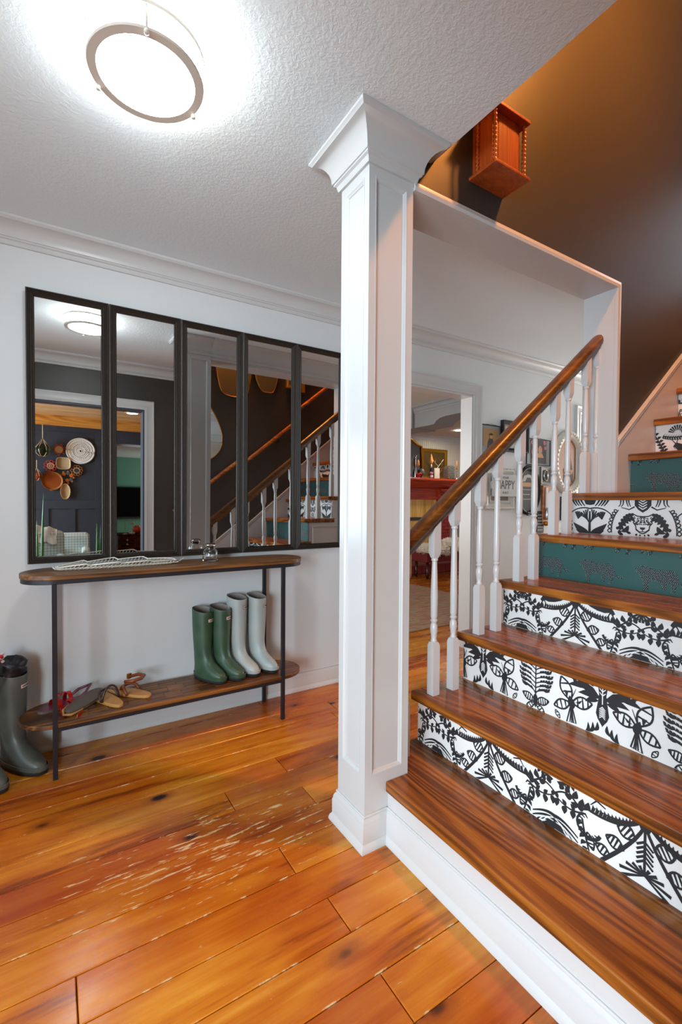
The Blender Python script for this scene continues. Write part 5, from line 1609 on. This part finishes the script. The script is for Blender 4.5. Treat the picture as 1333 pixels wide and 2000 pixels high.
for i in range(-5, 6):
    h = math.sqrt(max(0, .1 ** 2 - (i * .019) ** 2))
    m.box(.022 - h, .022 + h, BY + .009, BY + .013, 1.34 + i * .019 - .003, 1.34 + i * .019 + .003); m.box(.022 + i * .019 - .003, .022 + i * .019 + .003, BY + .009, BY + .014, 1.34 - h, 1.34 + h)
m.build('lattice', M['orange_straw'], k2)['kind'] = 'stuff'
MB().tube([(-.005, BY + .01, 1.212), (.022, BY + .012, 1.197), (.05, BY + .01, 1.212)], .005, 6).build('loop', M['rattan'], k2, smooth=True)
k3 = thing('woven_basket', 'rounded-square pale straw basket between the white and red ones', 'basket', (.16, BY, 1.59), 'woven wall baskets')
sqp = [(.16 + .09 * math.copysign(abs(math.cos(a)) ** .55, math.cos(a)), 1.592 + .086 * math.copysign(abs(math.sin(a)) ** .55, math.sin(a))) for a in [2 * PI * i / 32 for i in range(32)]]
MB().loft([[(.16 + (x - .16) * s, BY + d, 1.592 + (z - 1.592) * s) for x, z in sqp] for s, d in ((.01, .004), (.8, .006), (1, .035), (.96, .036), (.8, .012))], True, False).build('bowl', M['straw'], k3, smooth=40)
k4 = thing('woven_basket', 'small oval pale basket, lowest on the slate wall', 'basket', (.183, BY, 1.19), 'woven wall baskets')
dish(k4, 'bowl', .183, 1.191, .060, .110, M['straw'], .03)
MB().tube([(.183 + .06 * math.cos(a), BY + .03, 1.191 + .11 * math.sin(a)) for a in [2 * PI * i / 28 for i in range(28)]], .005, 6, True).build('rim', M['tan'], k4, smooth=True)
def flower(name, label, cx, cz, r, n, pm, ring_m, cm, petal=1.0):
    t = thing('woven_basket', label, 'basket', (cx, BY, cz), 'woven wall baskets')
    for i in range(n):
        a = 2 * PI * i / n
        c = (cx + r * .78 * math.cos(a), cz + r * .78 * math.sin(a))
        MB().tube([(c[0] + r * .24 * petal * math.cos(b), BY + .01, c[1] + r * .24 * petal * math.sin(b)) for b in [2 * PI * j / 12 for j in range(12)]], r * .075, 5, True).build('loop', pm, t, smooth=True)
    MB().tube([(cx + r * .5 * math.cos(b), BY + .012, cz + r * .5 * math.sin(b)) for b in [2 * PI * j / 24 for j in range(24)]], r * .07, 5, True).build('ring', ring_m, t, smooth=True)
    MB().lathe([(r * .48, .002), (r * .44, .008), (r * .12, .010), (.001, .012)], (cx, BY, cz), 20, True, True, 'y').build('centre', cm, t, smooth=30)
    for i in range(10):
        a = 2 * PI * i / 10; MB().tube([(cx + r * .1 * math.cos(a), BY + .014, cz + r * .1 * math.sin(a)), (cx + r * .46 * math.cos(a), BY + .013, cz + r * .46 * math.sin(a))], r * .035, 4).build('spoke', ring_m if cm is not M['slate_straw'] else cm, t)
    return t
flower('f', 'small red and orange flower-shaped straw mat above the rattan tray', .005, 1.549, .080, 9, M['red_straw'], M['straw'], M['red_straw'])
flower('f', 'small brown flower-shaped straw mat with a dark centre, right of the others', .325, 1.497, .075, 10, M['rattan'], M['straw'], M['slate_straw'])
k5 = thing('woven_basket', 'star-shaped orange straw mat, topmost of the small ones', 'basket', (.105, BY, 1.785), 'woven wall baskets')
for i in range(7):
    a = 2 * PI * i / 7 + .25; 
    p = lambda r, b: (.105 + r * math.cos(b), BY + .010, 1.785 + r * math.sin(b))
    MB().tube([p(.052, a - .42), p(.088, a), p(.052, a + .42)], .005, 5).build('point', M['orange_straw'], k5)
MB().lathe([(.055, .004), (.05, .010), (.02, .012), (.001, .012)], (.105, BY, 1.785), 20, True, True, 'y').build('disc', M['straw'], k5, smooth=30)
MB().tube([(.105 + .055 * math.cos(b), BY + .010, 1.785 + .055 * math.sin(b)) for b in [2 * PI * j / 24 for j in range(24)]], .006, 5, True).build('ring', M['red_straw'], k5, smooth=True)
k6 = thing('woven_basket', 'cluster of orange and slate straw discs beside the rattan tray', 'basket', (.21, BY, 1.39), 'woven wall baskets')
for i, (dx, dz) in enumerate(((-.042, .045), (.012, .062), (.052, .028), (-.05, -.012), (.0, -.04), (.048, -.03))):
    MB().lathe([(.026, .002), (.026, .010), (.010, .013), (.001, .013)], (.205 + dx, BY, 1.392 + dz), 14, True, True, 'y').build('disc', M['orange_straw'] if i % 2 == 0 else M['slate_straw'], k6, smooth=30)
for i in range(9):
    a = 2 * PI * i / 9; MB().sphere((.205 + .085 * math.cos(a), BY + .008, 1.392 + .085 * math.sin(a)), .016, .006, .016, 8, 5).build('bead', M['rattan'], k6, smooth=True)
# glass floats hanging in nets
def net_float(label, cx, cy, cz, r, gm, top):
    t = thing('glass_float', label, 'glass float', (cx, cy, cz), 'netted glass floats')
    MB().sphere((cx, cy, cz), r, n=16, m=10).build('ball', gm, t, smooth=True)
    for i in range(6):
        a = 2 * PI * i / 6
        MB().tube([(cx, cy, cz + r * 1.9)] + [(cx + (r + .004) * math.sin(b) * math.cos(a), cy + (r + .004) * math.sin(b) * math.sin(a), cz + (r + .004) * math.cos(b)) for b in (.7, 1.1, 1.57, 2.1, 2.6, 3.1)], .004, 5).build('net_cord', M['straw'], t, smooth=True)
    MB().tube([(cx, cy, cz + r * 1.9), (cx, cy, top)], .006, 5).build('rope', M['straw'], t)
    return t
net_float('green glass float in a rope net, hanging at the left of the slate wall', -.085, NY + .13, 1.76, .085, M['green_glass'], 2.115)
net_float('red mottled glass float in a rope net, hanging below the green one', -.158, NY + .08, 1.40, .060, mat_base('mottled_red', '#9a4a34', .15), 1.62)

# armchairs with a windowpane check
chk = mat_base('check_fabric', '#a3b3ae', .85)
bt = N(chk, 'ShaderNodeTexBrick'); bt.offset = 0.0; bt.inputs['Scale'].default_value = 1.0; bt.inputs['Mortar Size'].default_value = .0028; bt.inputs['Brick Width'].default_value = .032; bt.inputs['Row Height'].default_value = .032
bt.inputs['Color1'].default_value = lin('#aab8b5'); bt.inputs['Color2'].default_value = lin('#a2b1ad'); bt.inputs['Mortar'].default_value = lin('#dfe5e2')
tc = N(chk, 'ShaderNodeTexCoord'); mp_ = N(chk, 'ShaderNodeMapping'); mp_.inputs['Rotation'].default_value = (PI / 2, 0, 0)
L(chk, tc.outputs['Object'], mp_.inputs['Vector']); L(chk, mp_.outputs[0], bt.inputs['Vector']); L(chk, bt.outputs['Color'], bsdf(chk).inputs['Base Color'])
def armchair(label, cx, cy, w_, top, rz):
    t = thing('armchair', label, 'armchair', (cx, cy, 0), 'checked armchairs', (0, 0, rz))
    h = w_ / 2
    MB().cbox(-h + .05, h - .05, -.05, .42, .16, .34, .03).build('seat', chk, t, local=True, bevel=.03)
    MB().cbox(-h, h, -.12, .02, .14, top, .03).build('backrest', chk, t, local=True, bevel=.03)
    MB().cbox(-h, -h + .09, -.06, .42, .14, .5, .02).build('arm', chk, t, local=True, bevel=.03)
    MB().cbox(h - .09, h, -.06, .42, .14, .5, .02).build('arm', chk, t, local=True, bevel=.03)
    for x in (-h + .04, h - .08):
        for y in (-.08, .36): MB().box(x, x + .04, y, y + .04, 0, .15).build('leg', M['rosewood'], t, local=True)
    return t
armchair('grey-green checked armchair in front of the slate panelling, seen in the leftmost mirror', .21, -1.64, .44, .672, .05)
armchair('grey-green checked armchair with a white throw, nearest the left edge of the leftmost mirror', -.115, -1.0, .50, .755, -.10)
th = MB()
random.seed(15)
nx, ny = 16, 14; vs = []
for j in range(ny + 1):
    for i in range(nx + 1):
        u, v = i / nx, j / ny
        x = -.36 + .42 * u; 
        if v < .5: y = -1.165; z = .42 + v * .76
        else: y = -1.165 + (v - .5) * .44; z = .80 - (max(0, v - .8)) * .8
        vs.append((x + random.uniform(-.008, .008), y + random.uniform(-.012, .012), z + .012 * math.sin(u * 22 + v * 4) - .05 * u * u + .02))
solo('throw_blanket', MB().add(vs, [(j * (nx + 1) + i, j * (nx + 1) + i + 1, (j + 1) * (nx + 1) + i + 1, (j + 1) * (nx + 1) + i) for j in range(ny) for i in range(nx)]), mat_base('white_throw', '#d4d6d6', .9), 'crumpled white throw over the back of the nearer checked armchair', 'blanket', smooth=True)
# potted snake plants
M['leaf'] = paint('plant_leaf', '#4f8a4a', .4, .2, 0); M['terracotta'] = mat_base('terracotta', '#a8552e', .7)
def plant(label, cx, cy, leaves):
    t = thing('snake_plant', label, 'plant', (cx, cy, 0))
    MB().lathe([(.07, 0), (.09, .16), (.095, .18), (.085, .18), (.08, .15)], (cx, cy, 0), 16).build('pot', M['terracotta'], t, smooth=40)
    for (dx, h, bend) in leaves:
        rings = []
        for i in range(9):
            s = i / 8; wv = .010 * (1 - s ** 3) * (0.8 + .6 * math.sin(PI * s)) + .0006
            x = cx + dx * .5 + (dx * .5 + bend) * s ** 1.5; z = .15 + (h - .15) * s
            rings.append([(x - wv, cy, z), (x, cy - .003, z), (x + wv, cy, z), (x, cy + .003, z)])
        MB().loft(rings).build('leaf', M['leaf'], t, smooth=True)
plant('snake plant with two upright green blades, left in the leftmost mirror', -.10, -.44, ((-.03, .92, .01), (.04, 1.19, .0)))
plant('snake plant with upright green blades, right in the leftmost mirror', .46, -.70, ((-.03, .87, .01), (.02, .84, .0), (.0, .70, -.005)))

# ------------------------------------------------------------------ mirrors on the dark wall along the stairs
def shaped_mirror(label, outline, name='shaped_mirror', fm=None, r=.005):
    cx = sum(p[0] for p in outline) / len(outline); cz = sum(p[1] for p in outline) / len(outline)
    t = thing(name, label, 'mirror', (cx, YF + .01, cz))
    MB().prism(outline, YF + .002, YF + .012, 'y').build('glass', M['mirror'], t)
    MB().tube([(x, YF + .012, z) for x, z in outline], r, 6, True).build('frame', fm or M['gold'], t, smooth=True)
    return t
def sm(pts, n=6):
    # closed Catmull-Rom
    out = []
    m_ = len(pts)
    for i in range(m_):
        p0, p1, p2, p3 = (Vector(pts[(i + k - 1) % m_]) for k in range(4))
        for j in range(n):
            t = j / n
            v = .5 * ((2 * p1) + (-p0 + p2) * t + (2 * p0 - 5 * p1 + 4 * p2 - p3) * t * t + (-p0 + 3 * p1 - 3 * p2 + p3) * t ** 3)
            out.append((v.x, v.y))
    return out
shaped_mirror('pear-shaped mirror with a thin gilt rim on the dark stair wall', sm([(1.33, 2.20), (1.40, 2.19), (1.453, 2.13), (1.53, 1.99), (1.580, 1.83), (1.555, 1.69), (1.46, 1.59), (1.33, 1.56), (1.20, 1.59), (1.105, 1.69), (1.08, 1.83), (1.13, 1.99), (1.21, 2.13), (1.26, 2.19)]))
shaped_mirror('tall tapering mirror with a gilt rim, nearest above the pear-shaped one', sm([(1.51, 2.95), (1.50, 2.65), (1.525, 2.47), (1.57, 2.32), (1.65, 2.28), (1.75, 2.28), (1.83, 2.32), (1.87, 2.47), (1.89, 2.65), (1.88, 2.95)]))
shaped_mirror('tapering mirror with a gilt rim, second along the dark stair wall', sm([(1.93, 2.95), (1.93, 2.60), (1.965, 2.48), (2.015, 2.41), (2.08, 2.40), (2.15, 2.415), (2.19, 2.52), (2.20, 2.62), (2.20, 2.95)]))
gf = thing('gilt_frame', 'rectangular gilt framed mirror, furthest up the dark stair wall', 'mirror', (2.5, YF, 2.48))
pr = [(0, 0), (0, .02), (.012, .024), (.03, .016), (.045, .012), (.05, 0)]
rings = []
for (x, z, sx, sz) in ((2.30, 2.475, 1, 1), (2.72, 2.475, -1, 1), (2.72, 3.05, -1, -1), (2.30, 3.05, 1, -1), (2.30, 2.475, 1, 1)): rings.append([(x + sx * a, YF + b, z + sz * a) for a, b in pr])
MB().loft(rings, False, False).build('frame', M['gold'], gf, smooth=30)
MB().box(2.33, 2.69, YF + .001, YF + .008, 2.51, 3.02).build('glass', M['mirror'], gf)

# pendant globe over the upper stairs: it gives the warm light in the stairwell
pn = thing('pendant_lamp', 'warm glowing globe hanging from the ceiling high over the upper stairs', 'light', (2.1, .37, 3.8))
MB().lathe([(.05, 5.0), (.05, 4.985), (.012, 4.975)], (2.1, .37, 0), 18).build('ceiling_rose', M['gold'], pn, smooth=40)
MB().tube([(2.1, .37, 4.98), (2.1, .37, 3.88)], .004, 6).build('cord', M['black'], pn)
MB().sphere((2.1, .37, 3.8), .085, n=24, m=14).build('globe', M['sconce'], pn, smooth=True)
